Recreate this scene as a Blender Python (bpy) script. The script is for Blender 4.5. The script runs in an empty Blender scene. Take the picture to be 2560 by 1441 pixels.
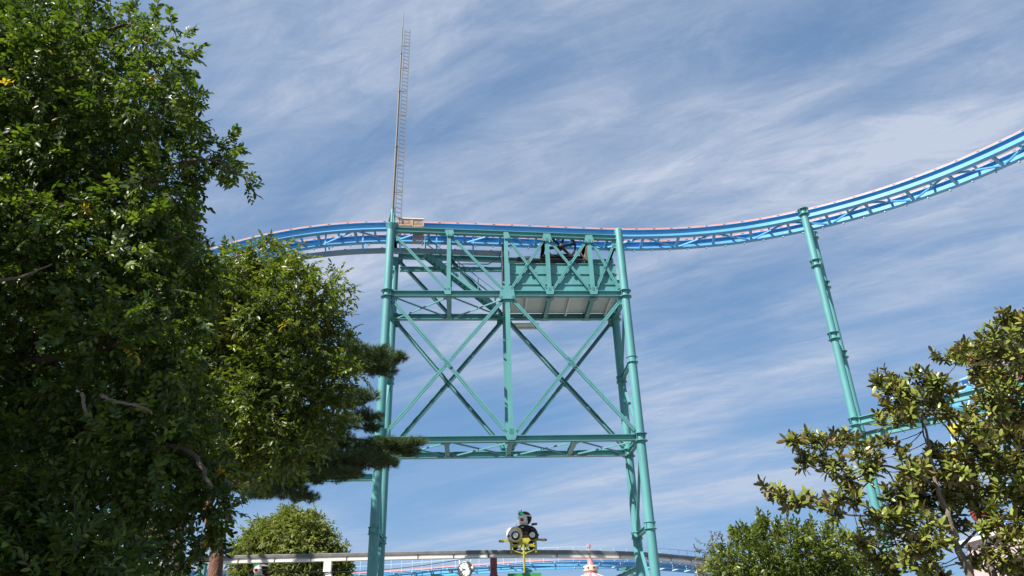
import bpy, math, random
import numpy as np
from mathutils import Vector, Matrix
from math import radians, sin, cos, pi, sqrt, atan2

random.seed(7)
RNG = np.random.default_rng(11)
scene = bpy.context.scene
COL = scene.collection

# ------------------------------------------------------------------ camera
PITCH, ROLL, FPX = radians(27.06), radians(1.74), 1850.0      # focal length in pixels of a 2560 px wide frame
CAM = Vector((0, 0, 1.6))
FW = Vector((0, cos(PITCH), sin(PITCH)))
_R0 = Vector((1, 0, 0)); _U0 = Vector((0, -sin(PITCH), cos(PITCH)))
RT = cos(ROLL) * _R0 - sin(ROLL) * _U0
UPV = cos(ROLL) * _U0 + sin(ROLL) * _R0
cam_data = bpy.data.cameras.new('camera')
cam_data.sensor_fit = 'HORIZONTAL'; cam_data.sensor_width = 36.0
cam_data.lens = 36.0 * FPX / 2560.0
cam_data.clip_start = 0.1; cam_data.clip_end = 20000
cam = bpy.data.objects.new('camera', cam_data); COL.objects.link(cam)
m = Matrix.Identity(4)
for i in range(3):
    m[i][0] = RT[i]; m[i][1] = UPV[i]; m[i][2] = -FW[i]; m[i][3] = CAM[i]
cam.matrix_world = m
scene.camera = cam

# ------------------------------------------------------------------ sky and sun
SUN_AZ, SUN_EL = radians(180 + 50), radians(50)     # azimuth clockwise from +Y: behind the camera, to the left
world = bpy.data.worlds.new('World'); scene.world = world
world.use_nodes = True
wn, wl = world.node_tree.nodes, world.node_tree.links
wn.clear()
def wnode(t, **k):
    n = wn.new(t)
    for a, b in k.items(): setattr(n, a, b)
    return n
sky = wnode('ShaderNodeTexSky', sky_type='NISHITA', sun_disc=False, sun_elevation=SUN_EL, sun_rotation=SUN_AZ,
            altitude=30, air_density=0.8, dust_density=1.0, ozone_density=2.0)
tc = wnode('ShaderNodeTexCoord')
sep = wnode('ShaderNodeSeparateXYZ'); wl.new(tc.outputs['Generated'], sep.inputs[0])
zc = wnode('ShaderNodeMath', operation='MAXIMUM'); wl.new(sep.outputs['Z'], zc.inputs[0]); zc.inputs[1].default_value = 0.0
za = wnode('ShaderNodeMath', operation='ADD'); wl.new(zc.outputs[0], za.inputs[0]); za.inputs[1].default_value = 0.12
dx = wnode('ShaderNodeMath', operation='DIVIDE'); wl.new(sep.outputs['X'], dx.inputs[0]); wl.new(za.outputs[0], dx.inputs[1])
dy = wnode('ShaderNodeMath', operation='DIVIDE'); wl.new(sep.outputs['Y'], dy.inputs[0]); wl.new(za.outputs[0], dy.inputs[1])
cmb = wnode('ShaderNodeCombineXYZ'); wl.new(dx.outputs[0], cmb.inputs[0]); wl.new(dy.outputs[0], cmb.inputs[1])
def cloud_layer(rot, scale, offs, nscale, detail, rough, dist, lo, hi):
    # the high cloud sheet seen as a flat layer: streaked noise
    m0 = wnode('ShaderNodeMapping'); wl.new(cmb.outputs[0], m0.inputs[0]); m0.inputs['Rotation'].default_value = (0, 0, radians(rot))
    mp = wnode('ShaderNodeMapping'); wl.new(m0.outputs[0], mp.inputs[0])
    mp.inputs['Scale'].default_value = scale; mp.inputs['Location'].default_value = offs
    nz = wnode('ShaderNodeTexNoise'); wl.new(mp.outputs[0], nz.inputs['Vector'])
    nz.inputs['Scale'].default_value = nscale; nz.inputs['Detail'].default_value = detail
    nz.inputs['Roughness'].default_value = rough; nz.inputs['Distortion'].default_value = dist
    mr = wnode('ShaderNodeMapRange', interpolation_type='SMOOTHSTEP')
    mr.inputs['From Min'].default_value = lo; mr.inputs['From Max'].default_value = hi
    wl.new(nz.outputs['Fac'], mr.inputs['Value'])
    return mr.outputs[0]
def wmath(op, a, b):
    n = wnode('ShaderNodeMath', operation=op)
    for i, x in enumerate((a, b)):
        if isinstance(x, (int, float)): n.inputs[i].default_value = x
        else: wl.new(x, n.inputs[i])
    return n.outputs[0]
big = cloud_layer(31, (0.50, 0.9, 1), (2.3, 4.9, 0), 1.15, 3, 0.5, 0.4, 0.37, 0.65)
streak = cloud_layer(31, (0.28, 1.6, 1), (1.3, 7.2, 0), 2.2, 8, 0.62, 0.35, 0.38, 0.66)
wisp = cloud_layer(38, (0.55, 1.5, 1), (2.1, 3.3, 0), 3.2, 10, 0.68, 0.9, 0.46, 0.72)
fine = cloud_layer(16, (0.9, 2.2, 1), (5.3, 2.2, 0), 5.5, 10, 0.70, 0.8, 0.30, 0.74)
msk = wmath('ADD', wmath('MULTIPLY', big, 0.50), wmath('MULTIPLY', streak, wmath('ADD', 0.18, wmath('MULTIPLY', big, 0.34))))
msk = wmath('MULTIPLY', msk, wmath('ADD', 0.70, wmath('MULTIPLY', fine, 0.55)))
msk = wmath('ADD', msk, wmath('MULTIPLY', wisp, wmath('ADD', 0.07, wmath('MULTIPLY', big, 0.24))))
msk = wmath('MINIMUM', msk, 0.95)
sgam = wnode('ShaderNodeGamma'); wl.new(sky.outputs[0], sgam.inputs[0]); sgam.inputs[1].default_value = 0.45
sgain = wnode('ShaderNodeMix', data_type='RGBA', blend_type='MULTIPLY'); sgain.inputs[0].default_value = 1.0
wl.new(sgam.outputs[0], sgain.inputs[6]); sgain.inputs[7].default_value = (1.12, 2.08, 3.10, 1)
cmix = wnode('ShaderNodeMix', data_type='RGBA'); wl.new(msk, cmix.inputs[0])
wl.new(sgain.outputs[2], cmix.inputs[6]); cmix.inputs[7].default_value = (5.3, 5.95, 7.25, 1)
hz = wnode('ShaderNodeMapRange', interpolation_type='SMOOTHSTEP'); wl.new(sep.outputs['Z'], hz.inputs['Value'])
hz.inputs['From Min'].default_value = 0.0; hz.inputs['From Max'].default_value = 0.5; hz.inputs['To Min'].default_value = 0.46; hz.inputs['To Max'].default_value = 0.0
hmix = wnode('ShaderNodeMix', data_type='RGBA'); wl.new(hz.outputs[0], hmix.inputs[0]); wl.new(cmix.outputs[2], hmix.inputs[6]); hmix.inputs[7].default_value = (3.3, 4.75, 7.1, 1)
bg = wnode('ShaderNodeBackground'); wl.new(hmix.outputs[2], bg.inputs[0]); bg.inputs[1].default_value = 0.050
wo = wnode('ShaderNodeOutputWorld'); wl.new(bg.outputs[0], wo.inputs[0])

sd = bpy.data.lights.new('sun', 'SUN'); sd.energy = 5.0; sd.angle = radians(0.53); sd.color = (1.0, 0.955, 0.88)
sun = bpy.data.objects.new('sun', sd); COL.objects.link(sun)
SUND = Vector((sin(SUN_AZ) * cos(SUN_EL), cos(SUN_AZ) * cos(SUN_EL), sin(SUN_EL)))
sun.rotation_euler = SUND.to_track_quat('Z', 'Y').to_euler(); sun.location = SUND * 80

scene.view_settings.view_transform = 'Standard'; scene.view_settings.look = 'None'
scene.view_settings.exposure = 1.10; scene.view_settings.gamma = 1.0
scene.view_settings.use_curve_mapping = False
scene.cycles.max_bounces = 8; scene.cycles.transparent_max_bounces = 8

# ------------------------------------------------------------------ helpers: pixels to places, materials, meshes
def ray(px, py): return FW + RT * ((px - 1280) / FPX) - UPV * ((py - 720.5) / FPX)
def at(px, py, Y):
    d = ray(px, py); return CAM + d * (Y / d.y)
def at_h(px, py, h):
    d = ray(px, py); return CAM + d * ((h - CAM.z) / d.z)
def mpp(p): return (Vector(p) - CAM).dot(FW) / FPX      # metres per photo pixel at p

AL = radians(4.0)
TU = Vector((cos(AL), sin(AL), 0)); TV = Vector((-sin(AL), cos(AL), 0)); TO = Vector((0, 36, 0))
Z = Vector((0, 0, 1))
def W(s, h, t=0.0): return TO + TU * s + TV * t + Z * h    # tower coordinates: along the face, height, depth

def mat(name, col, rough=0.5, metal=0.0, var=0.10, scale=1.5, spec=0.5, dirt=None, dirt_amt=0.0, bump=0.0, stretch=(1, 1, 1), rust=0.0):
    mt = bpy.data.materials.new(name); mt.use_nodes = True
    col = tuple(c * 0.78 for c in col)
    nt = mt.node_tree; n, l = nt.nodes, nt.links
    b = n['Principled BSDF']
    b.inputs['Roughness'].default_value = rough; b.inputs['Metallic'].default_value = metal
    b.inputs['Specular IOR Level'].default_value = spec
    co = n.new('ShaderNodeTexCoord'); mp = n.new('ShaderNodeMapping'); mp.inputs['Scale'].default_value = stretch
    l.new(co.outputs['Object'], mp.inputs[0])
    nz = n.new('ShaderNodeTexNoise'); nz.inputs['Scale'].default_value = scale; nz.inputs['Detail'].default_value = 6
    nz.inputs['Roughness'].default_value = 0.62
    l.new(mp.outputs[0], nz.inputs['Vector'])
    rp = n.new('ShaderNodeValToRGB'); l.new(nz.outputs['Fac'], rp.inputs[0])
    rp.color_ramp.elements[0].position = 0.3; rp.color_ramp.elements[1].position = 0.7
    rp.color_ramp.elements[0].color = (*[c * (1 - var) for c in col], 1)
    rp.color_ramp.elements[1].color = (*[min(1, c * (1 + var)) for c in col], 1)
    out = rp.outputs[0]
    if dirt:
        n2 = n.new('ShaderNodeTexNoise'); n2.inputs['Scale'].default_value = scale * 2.3; n2.inputs['Detail'].default_value = 9
        n2.inputs['Roughness'].default_value = 0.7; l.new(mp.outputs[0], n2.inputs['Vector'])
        r2 = n.new('ShaderNodeMapRange'); l.new(n2.outputs['Fac'], r2.inputs[0])
        r2.inputs[1].default_value = 0.56; r2.inputs[2].default_value = 0.74; r2.inputs[4].default_value = dirt_amt
        mx = n.new('ShaderNodeMix'); mx.data_type = 'RGBA'
        l.new(r2.outputs[0], mx.inputs[0]); l.new(out, mx.inputs[6]); mx.inputs[7].default_value = (*dirt, 1)
        out = mx.outputs[2]
    if rust:      # rusty stains that run downwards
        m4 = n.new('ShaderNodeMapping'); m4.inputs['Scale'].default_value = (1, 1, 0.22); l.new(co.outputs['Object'], m4.inputs[0])
        n4 = n.new('ShaderNodeTexNoise'); n4.inputs['Scale'].default_value = 3.1; n4.inputs['Detail'].default_value = 10; n4.inputs['Roughness'].default_value = 0.75
        l.new(m4.outputs[0], n4.inputs['Vector'])
        r4 = n.new('ShaderNodeMapRange'); l.new(n4.outputs['Fac'], r4.inputs[0]); r4.inputs[1].default_value = 0.60; r4.inputs[2].default_value = 0.72; r4.inputs[4].default_value = rust
        x4 = n.new('ShaderNodeMix'); x4.data_type = 'RGBA'; l.new(r4.outputs[0], x4.inputs[0]); l.new(out, x4.inputs[6]); x4.inputs[7].default_value = (0.12, 0.065, 0.035, 1)
        out = x4.outputs[2]
    l.new(out, b.inputs['Base Color'])
    rr = n.new('ShaderNodeMapRange'); l.new(nz.outputs['Fac'], rr.inputs[0])
    rr.inputs[3].default_value = max(0.05, rough - 0.1); rr.inputs[4].default_value = min(1, rough + 0.12)
    l.new(rr.outputs[0], b.inputs['Roughness'])
    if bump:
        bp = n.new('ShaderNodeBump'); bp.inputs['Strength'].default_value = bump; bp.inputs['Distance'].default_value = 0.05
        n3 = n.new('ShaderNodeTexNoise'); n3.inputs['Scale'].default_value = scale * 4; n3.inputs['Detail'].default_value = 8
        l.new(mp.outputs[0], n3.inputs['Vector']); l.new(n3.outputs['Fac'], bp.inputs['Height'])
        l.new(bp.outputs[0], b.inputs['Normal'])
    return mt

def leaf_mat(name, dark, mid, light, rough=0.38, trans=0.25, tcol=None, spec=0.5, odd=None):
    mt = bpy.data.materials.new(name); mt.use_nodes = True
    nt = mt.node_tree; n, l = nt.nodes, nt.links
    dark, mid, light = (tuple(c * 0.76 for c in q) for q in (dark, mid, light))
    b = n['Principled BSDF']; o = n['Material Output']
    a = n.new('ShaderNodeAttribute'); a.attribute_name = 'tint'
    oi = n.new('ShaderNodeObjectInfo')
    ad = n.new('ShaderNodeMath'); ad.operation = 'MULTIPLY_ADD'
    l.new(oi.outputs['Random'], ad.inputs[0]); ad.inputs[1].default_value = 0.0; l.new(a.outputs['Fac'], ad.inputs[2])
    rp = n.new('ShaderNodeValToRGB'); l.new(ad.outputs[0], rp.inputs[0])
    e = rp.color_ramp.elements
    e[0].position = 0.0; e[0].color = (*dark, 1); e[1].position = 0.93; e[1].color = (*light, 1)
    k = e.new(0.5); k.color = (*mid, 1)
    if odd:
        k = e.new(0.985); k.color = (*light, 1); k = e.new(0.992); k.color = (*odd, 1)
    l.new(rp.outputs[0], b.inputs['Base Color'])
    b.inputs['Roughness'].default_value = rough; b.inputs['Specular IOR Level'].default_value = spec
    tr = n.new('ShaderNodeBsdfTranslucent')
    mx = n.new('ShaderNodeMix'); mx.data_type = 'RGBA'; mx.blend_type = 'MULTIPLY'; mx.inputs[0].default_value = 1
    l.new(rp.outputs[0], mx.inputs[6]); mx.inputs[7].default_value = (*(tcol or (1.6, 1.7, 0.6)), 1)
    l.new(mx.outputs[2], tr.inputs[0])
    ms = n.new('ShaderNodeMixShader'); ms.inputs[0].default_value = trans
    l.new(b.outputs[0], ms.inputs[1]); l.new(tr.outputs[0], ms.inputs[2]); l.new(ms.outputs[0], o.inputs[0])
    return mt

M = {}
M['teal'] = mat('teal_paint', (0.108, 0.335, 0.340), 0.45, var=0.13, scale=0.8, dirt=(0.05, 0.17, 0.175), dirt_amt=0.45, stretch=(1, 1, 0.4), rust=0.75)
M['blue'] = mat('blue_paint', (0.125, 0.44, 0.78), 0.40, var=0.10, scale=0.7, dirt=(0.08, 0.25, 0.45), dirt_amt=0.3, rust=0.35)
M['pink'] = mat('pink_rail_paint', (0.66, 0.30, 0.26), 0.5, var=0.10, scale=2.0, dirt=(0.45, 0.33, 0.28), dirt_amt=0.4)
M['edge'] = mat('pale_plate', (0.50, 0.42, 0.42), 0.5, var=0.08)
M['dark'] = mat('dark_grease', (0.018, 0.016, 0.017), 0.45, var=0.3, scale=4)
M['rust'] = mat('rusty_steel', (0.16, 0.085, 0.05), 0.75, var=0.35, scale=5)
M['galv'] = mat('galvanised_steel', (0.14, 0.138, 0.13), 0.6, metal=0.0, var=0.12, scale=3)
M['chain'] = mat('grey_blue_steel', (0.24, 0.33, 0.40), 0.5, var=0.12, scale=2, dirt=(0.16, 0.10, 0.07), dirt_amt=0.5)
M['soffit'] = mat('floor_plate', (0.78, 0.80, 0.78), 0.55, var=0.10, scale=0.7, dirt=(0.2, 0.17, 0.14), dirt_amt=0.35)
M['tan'] = mat('tan_mesh', (0.55, 0.33, 0.17), 0.6, var=0.2, scale=6)
M['beamgrey'] = mat('monorail_grey', (0.46, 0.45, 0.44), 0.5, var=0.10, scale=1.2)
M['beamtop'] = mat('monorail_running_face', (0.19, 0.185, 0.18), 0.5, var=0.25, scale=2.5)
M['beamwhite'] = mat('monorail_white', (0.92, 0.89, 0.83), 0.5, var=0.05, scale=1.2, dirt=(0.4, 0.36, 0.3), dirt_amt=0.4)
M['maroon'] = mat('maroon_paint', (0.30, 0.055, 0.075), 0.45, var=0.15)
M['lime'] = mat('lime_yellow_paint', (0.47, 0.42, 0.045), 0.45, var=0.12, scale=4, dirt=(0.2, 0.16, 0.04), dirt_amt=0.5)
M['brown'] = mat('brown_plastic', (0.035, 0.018, 0.014), 0.55, var=0.12, spec=0.2)
M['white'] = mat('white_plastic', (0.95, 0.92, 0.87), 0.35, var=0.04)
M['cream'] = mat('cream_plastic', (0.95, 0.68, 0.34), 0.4, var=0.05)
M['red'] = mat('red_plastic', (0.42, 0.025, 0.04), 0.3, var=0.08)
M['tyre'] = mat('black_plastic', (0.012, 0.012, 0.013), 0.6, var=0.2, spec=0.2)
M['leafgreen'] = mat('green_plastic', (0.035, 0.30, 0.13), 0.4, var=0.08)
M['sky_blue'] = mat('light_blue_paint', (0.15, 0.46, 0.84), 0.4, var=0.06)
M['pale_blue'] = mat('pale_blue_steel', (0.42, 0.62, 0.84), 0.45, var=0.05)
M['green_roof'] = mat('green_roof_paint', (0.05, 0.33, 0.09), 0.4, var=0.1)
M['pinkroof'] = mat('rose_roof', (0.62, 0.22, 0.24), 0.5, var=0.12, scale=3, dirt=(0.35, 0.16, 0.15), dirt_amt=0.4)
M['creamroof'] = mat('cream_roof', (0.74, 0.66, 0.53), 0.5, var=0.06, scale=3, dirt=(0.4, 0.3, 0.25), dirt_amt=0.4)
M['steel'] = mat('brushed_steel', (0.42, 0.40, 0.37), 0.35, metal=0.7, var=0.1)
M['dial'] = mat('clock_dial', (0.96, 0.94, 0.88), 0.4, var=0.02)
M['ink'] = mat('black_ink', (0.01, 0.01, 0.01), 0.5, var=0.05)
M['yellow'] = mat('yellow_paint', (0.72, 0.58, 0.06), 0.4, var=0.08)
M['redsteel'] = mat('red_steel', (0.42, 0.05, 0.04), 0.5, var=0.12)
M['palepink'] = mat('pale_pink_wall', (0.70, 0.52, 0.50), 0.7, var=0.05)
M['bark'] = mat('grey_brown_bark', (0.085, 0.060, 0.042), 0.85, var=0.35, scale=6, bump=0.6, stretch=(1, 1, 0.35))
M['limb'] = mat('pale_limb_bark', (0.17, 0.14, 0.10), 0.85, var=0.3, scale=8, bump=0.4)
M['pinebark'] = mat('red_pine_bark', (0.20, 0.095, 0.06), 0.9, var=0.45, scale=7, bump=0.9, stretch=(1, 1, 0.45))
M['concrete'] = mat('concrete', (0.36, 0.35, 0.33), 0.85, var=0.12, scale=2)
M['leafA'] = leaf_mat('dark_evergreen_leaf', (0.026, 0.055, 0.010), (0.064, 0.114, 0.016), (0.150, 0.210, 0.030), 0.42, 0.34, spec=0.35, odd=(0.42, 0.30, 0.03))
M['leafB'] = leaf_mat('yellow_green_leaf', (0.050, 0.086, 0.012), (0.115, 0.162, 0.022), (0.215, 0.250, 0.042), 0.40, 0.34, spec=0.4, odd=(0.45, 0.34, 0.05))
M['leafR'] = leaf_mat('round_tree_leaf', (0.110, 0.150, 0.032), (0.205, 0.240, 0.058), (0.310, 0.315, 0.095), 0.55, 0.32, spec=0.25)
M['leafS'] = leaf_mat('shrub_leaf', (0.062, 0.100, 0.018), (0.130, 0.180, 0.030), (0.230, 0.270, 0.052), 0.40, 0.28, spec=0.32)
M['leafM'] = leaf_mat('magnolia_leaf', (0.120, 0.170, 0.024), (0.225, 0.275, 0.042), (0.360, 0.380, 0.080), 0.26, 0.26, odd=(0.40, 0.22, 0.07))
M['leafU'] = leaf_mat('magnolia_leaf_underside', (0.110, 0.115, 0.032), (0.185, 0.155, 0.048), (0.320, 0.230, 0.085), 0.6, 0.24, tcol=(1.2, 1.1, 0.6))
M['leafW'] = leaf_mat('pale_leaf', (0.085, 0.095, 0.035), (0.14, 0.14, 0.055), (0.19, 0.18, 0.08), 0.5, 0.3)
M['needle'] = leaf_mat('pine_needle', (0.034, 0.066, 0.020), (0.070, 0.118, 0.034), (0.130, 0.180, 0.050), 0.5, 0.15)
M['twig'] = mat('twig', (0.07, 0.055, 0.03), 0.8, var=0.3)

class MB:
    """collects shapes into one mesh"""
    def __init__(self): self.v = []; self.f = []; self.s = []; self.mi = []
    def add(self, vs, fs, smooth=False, mi=0):
        o = len(self.v); self.v += [tuple(x) for x in vs]
        for f in fs: self.f.append([i + o for i in f]); self.s.append(smooth); self.mi.append(mi)
    def obox(self, c, a, b, d, mi=0):
        c, a, b, d = Vector(c), Vector(a), Vector(b), Vector(d)
        if a.cross(b).dot(d) < 0: d = -d
        vs = [c + a * i + b * j + d * k for k in (-1, 1) for j in (-1, 1) for i in (-1, 1)]
        self.add(vs, [(0, 2, 3, 1), (4, 5, 7, 6), (0, 1, 5, 4), (2, 6, 7, 3), (0, 4, 6, 2), (1, 3, 7, 5)], mi=mi)
    def bar(self, p, q, w, d, side, mi=0):
        p, q = Vector(p), Vector(q); ax = (q - p); L = ax.length; ax.normalize()
        sd = Vector(side); sd = (sd - ax * sd.dot(ax)).normalized(); n = ax.cross(sd)
        self.obox((p + q) / 2, ax * (L / 2), sd * (w / 2), n * (d / 2), mi)
    def ibeam(self, p, q, w, h, up, tf=0.03, tw=0.025, mi=0):
        p, q = Vector(p), Vector(q); ax = (q - p).normalized()
        u = Vector(up); u = (u - ax * u.dot(ax)).normalized(); sd = ax.cross(u)
        for k in (-1, 1): self.bar(p + u * k * (h - tf) / 2, q + u * k * (h - tf) / 2, w, tf, sd, mi)
        self.bar(p, q, tw, h - 2 * tf + 0.004, sd, mi)
    def tube(self, p, q, r0, r1=None, n=14, caps=True, mi=0):
        r1 = r0 if r1 is None else r1
        self.path([p, q], [r0, r1], n, caps, mi)
    def path(self, pts, rad, n=8, caps=True, mi=0):
        pts = [Vector(p) for p in pts]; vs = []; prev = None
        for i, p in enumerate(pts):
            a = (pts[min(i + 1, len(pts) - 1)] - pts[max(i - 1, 0)]).normalized()
            if prev is None: e = a.orthogonal().normalized()
            else: e = (prev - a * prev.dot(a)).normalized()
            prev = e; g = a.cross(e); r = rad[i] if isinstance(rad, (list, tuple)) else rad
            vs += [p + (e * cos(2 * pi * k / n) + g * sin(2 * pi * k / n)) * r for k in range(n)]
        fs = []
        for i in range(len(pts) - 1):
            for k in range(n):
                fs.append((i * n + k, i * n + (k + 1) % n, (i + 1) * n + (k + 1) % n, (i + 1) * n + k))
        self.add(vs, fs, True, mi)
        if caps:
            o = len(self.v) - len(vs)
            self.f.append([o + k for k in range(n)][::-1]); self.s.append(False); self.mi.append(mi)
            self.f.append([o + (len(pts) - 1) * n + k for k in range(n)]); self.s.append(False); self.mi.append(mi)
    def lathe(self, c, prof, n=20, ax=Z, mi=0, smooth=True):
        c = Vector(c); ax = Vector(ax).normalized(); e = ax.orthogonal().normalized(); g = ax.cross(e); vs = []
        for (r, z) in prof: vs += [c + ax * z + (e * cos(2 * pi * k / n) + g * sin(2 * pi * k / n)) * r for k in range(n)]
        fs = [(i * n + k, i * n + (k + 1) % n, (i + 1) * n + (k + 1) % n, (i + 1) * n + k) for i in range(len(prof) - 1) for k in range(n)]
        self.add(vs, fs, smooth, mi)
    def plate(self, o, X, Y, poly, th, mi=0):
        o, X, Y = Vector(o), Vector(X), Vector(Y); N = X.cross(Y).normalized(); k = len(poly)
        a = [o + X * x + Y * y + N * th / 2 for x, y in poly]; b = [p - N * th for p in a]
        fs = [list(range(k)), list(range(2 * k - 1, k - 1, -1))] + [(i, k + i, k + (i + 1) % k, (i + 1) % k) for i in range(k)]
        self.add(a + b, fs, mi=mi)
    def sphere(self, c, r, nu=20, nv=12, mi=0, keep=None):
        c = Vector(c); rx, ry, rz = (r, r, r) if isinstance(r, (int, float)) else r
        vs = []; fs = []
        for j in range(nv + 1):
            for i in range(nu):
                a, b = 2 * pi * i / nu, pi * j / nv
                vs.append(c + Vector((rx * cos(a) * sin(b), ry * sin(a) * sin(b), rz * cos(b))))
        for j in range(nv):
            for i in range(nu):
                q = (j * nu + i, (j + 1) * nu + i, (j + 1) * nu + (i + 1) % nu, j * nu + (i + 1) % nu)
                if keep:
                    d = sum((vs[x] for x in q), Vector()) / 4 - c
                    if not keep(d): continue
                fs.append(q)
        self.add(vs, fs, True, mi)
    def mesh(self, name):
        me = bpy.data.meshes.new(name); me.from_pydata(self.v, [], self.f)
        me.polygons.foreach_set('use_smooth', self.s); me.polygons.foreach_set('material_index', self.mi)
        me.update()
        if any(self.s): me.set_sharp_from_angle(angle=radians(38))
        return me

def origin_of(o):
    p = Vector()
    while o is not None: p += o.location; o = o.parent
    return p
def thing(name, label, cat, loc=(0, 0, 0), group=None):
    o = bpy.data.objects.new(name, None); COL.objects.link(o); o.location = loc; o.empty_display_size = 0.3
    o['label'] = label; o['category'] = cat
    if group: o['group'] = group
    return o
def part(name, mb, mats, parent=None, kind=None, label=None):
    me = mb if isinstance(mb, bpy.types.Mesh) else mb.mesh(name)
    for x in (mats if isinstance(mats, (list, tuple)) else [mats]): me.materials.append(M[x])
    o = bpy.data.objects.new(name, me); COL.objects.link(o)
    if parent is not None:
        o.parent = parent; o.location = -origin_of(parent)
    if kind: o['kind'] = kind
    if label: o['label'] = label
    return o
def tag(o, label, cat, group=None):
    o['label'] = label; o['category'] = cat
    if group: o['group'] = group
    return o

# ------------------------------------------------------------------ ground
gm = MB(); gm.add([(-4000, -4000, 0), (4000, -4000, 0), (4000, 4000, 0), (-4000, 4000, 0)], [(0, 1, 2, 3)])
M['ground'] = mat('paving_and_lawn', (0.20, 0.20, 0.185), 0.9, var=0.25, scale=0.25)
part('ground', gm, 'ground', kind='structure')

# ------------------------------------------------------------------ the green lift tower
tower = thing('lift_tower', 'tall teal steel lattice tower carrying the blue coaster track, with machinery deck', 'tower', W(-0.26, 0, 1.5))
SL, SR, HM, HL, DT = -6.73, 6.21, 19.62, 11.6, 3.0
POSTS = (-3.46, -0.27, 2.05, 4.45)
def hc(s): return 23.42 - 0.035 * s      # centre line of the sloping top chord

def bolts(mb, o, X, Y, N, pts, r=0.019):
    for x, y in pts:
        p = Vector(o) + X * x + Y * y; mb.tube(p, p + N * 0.03, r, r, 6)

def gusset(parent, s, h, t, poly, side, bpts, th=0.024, k=0.64):
    """flat connection plate with its bolt heads; side -1 is the front of the face, +1 the back"""
    poly = [(x * k, y * k) for x, y in poly]; bpts = [(x * k, y * k) for x, y in bpts]
    g = MB(); N = TV * side; o = W(s, h, t); g.plate(o, TU, Z, poly, th)
    p = part('gusset_plate', g, 'teal', parent)
    if bpts:
        b = MB(); bolts(b, o + N * (th / 2 - 0.004), TU, Z, N, bpts); part('bolt_heads', b, 'teal', p, kind='stuff')
    return p
def grid(cx, cy, nx, ny, d, ang=0):
    r = []
    for i in range(nx):
        for j in range(ny):
            x, y = (i - (nx - 1) / 2) * d, (j - (ny - 1) / 2) * d
            r.append((cx + x * cos(ang) - y * sin(ang), cy + x * sin(ang) + y * cos(ang)))
    return r
def diagonal(parent, p, q, w=0.066, gap=0.016, depth=0.09, name='diagonal_brace'):
    """two angle bars side by side"""
    b = MB(); p, q = Vector(p), Vector(q); ax = (q - p).normalized(); sd = ax.cross(TV).normalized()
    if (p - W(0, 0, DT)).dot(TV) > -0.5:          # the rear face has H sections, web towards the deck
        b.ibeam(p, q, 0.32, 2 * w + gap, sd, 0.018, 0.016)
        return part(name, b, 'teal', parent)
    for k in (-1, 1): b.bar(p + sd * k * (w + gap) / 2, q + sd * k * (w + gap) / 2, w, depth, sd)
    b.bar(p + TV * 0.035, q + TV * 0.035, gap + 0.03, 0.02, sd)
    return part(name, b, 'teal', parent)

def leg(s, t, top, parent):
    m_ = MB(); m_.tube(W(s, 0, t), W(s, top, t), 0.232, 0.224, 28)
    lg = part('leg', m_, 'teal', parent)
    bp = MB(); bp.lathe(W(s, 0, t), [(0, 0.32), (0.5, 0.32), (0.5, 0), (0, 0)], 24); part('footing', bp, 'concrete', lg)
    return lg
def collar(parent, s, h, t, hh=0.2, r=0.46, fins=4):
    c = MB()
    if r < 0.32:        # plain sleeve
        c.lathe(W(s, h, t), [(0.225, -hh), (r - 0.035, -hh), (r - 0.035, hh), (0.225, hh)], 28, smooth=False)
    for k in (-1, 1):
        c.lathe(W(s, h + k * hh, t), [(0.19, -0.014), (r, -0.014), (r, 0.014), (0.19, 0.014)], 28, smooth=False)
    for k in range(fins):
        a = 2 * pi * (k + 0.5) / fins; d = Vector((cos(a), sin(a), 0))
        c.bar(W(s, h - hh, t) + d * 0.255, W(s, h + hh, t) + d * 0.255, 0.11, 0.016, d)
    return part('collar', c, 'teal', parent)
LEVELS = (3.2, 7.35, HL, 15.75, HM)
legs = {}
for s in (SL, SR):
    for t in (0.0, DT):
        lg = leg(s, t, (23.95 if s < 0 else 23.72) if t == 0 else 23.5, tower); legs[(s, t)] = lg
        for h in LEVELS:
            collar(lg, s, h, t, 0.18 if h in (HM, HL) else 0.15, 0.345 if h in (HM, HL) else 0.30)
        cp = MB()
        if t == 0 and s > 0:
            cp.lathe(W(s, 23.72, t), [(0.225, 0), (0.20, 0.06), (0.12, 0.11), (0, 0.13)], 28); part('cap', cp, 'teal', lg)
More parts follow.
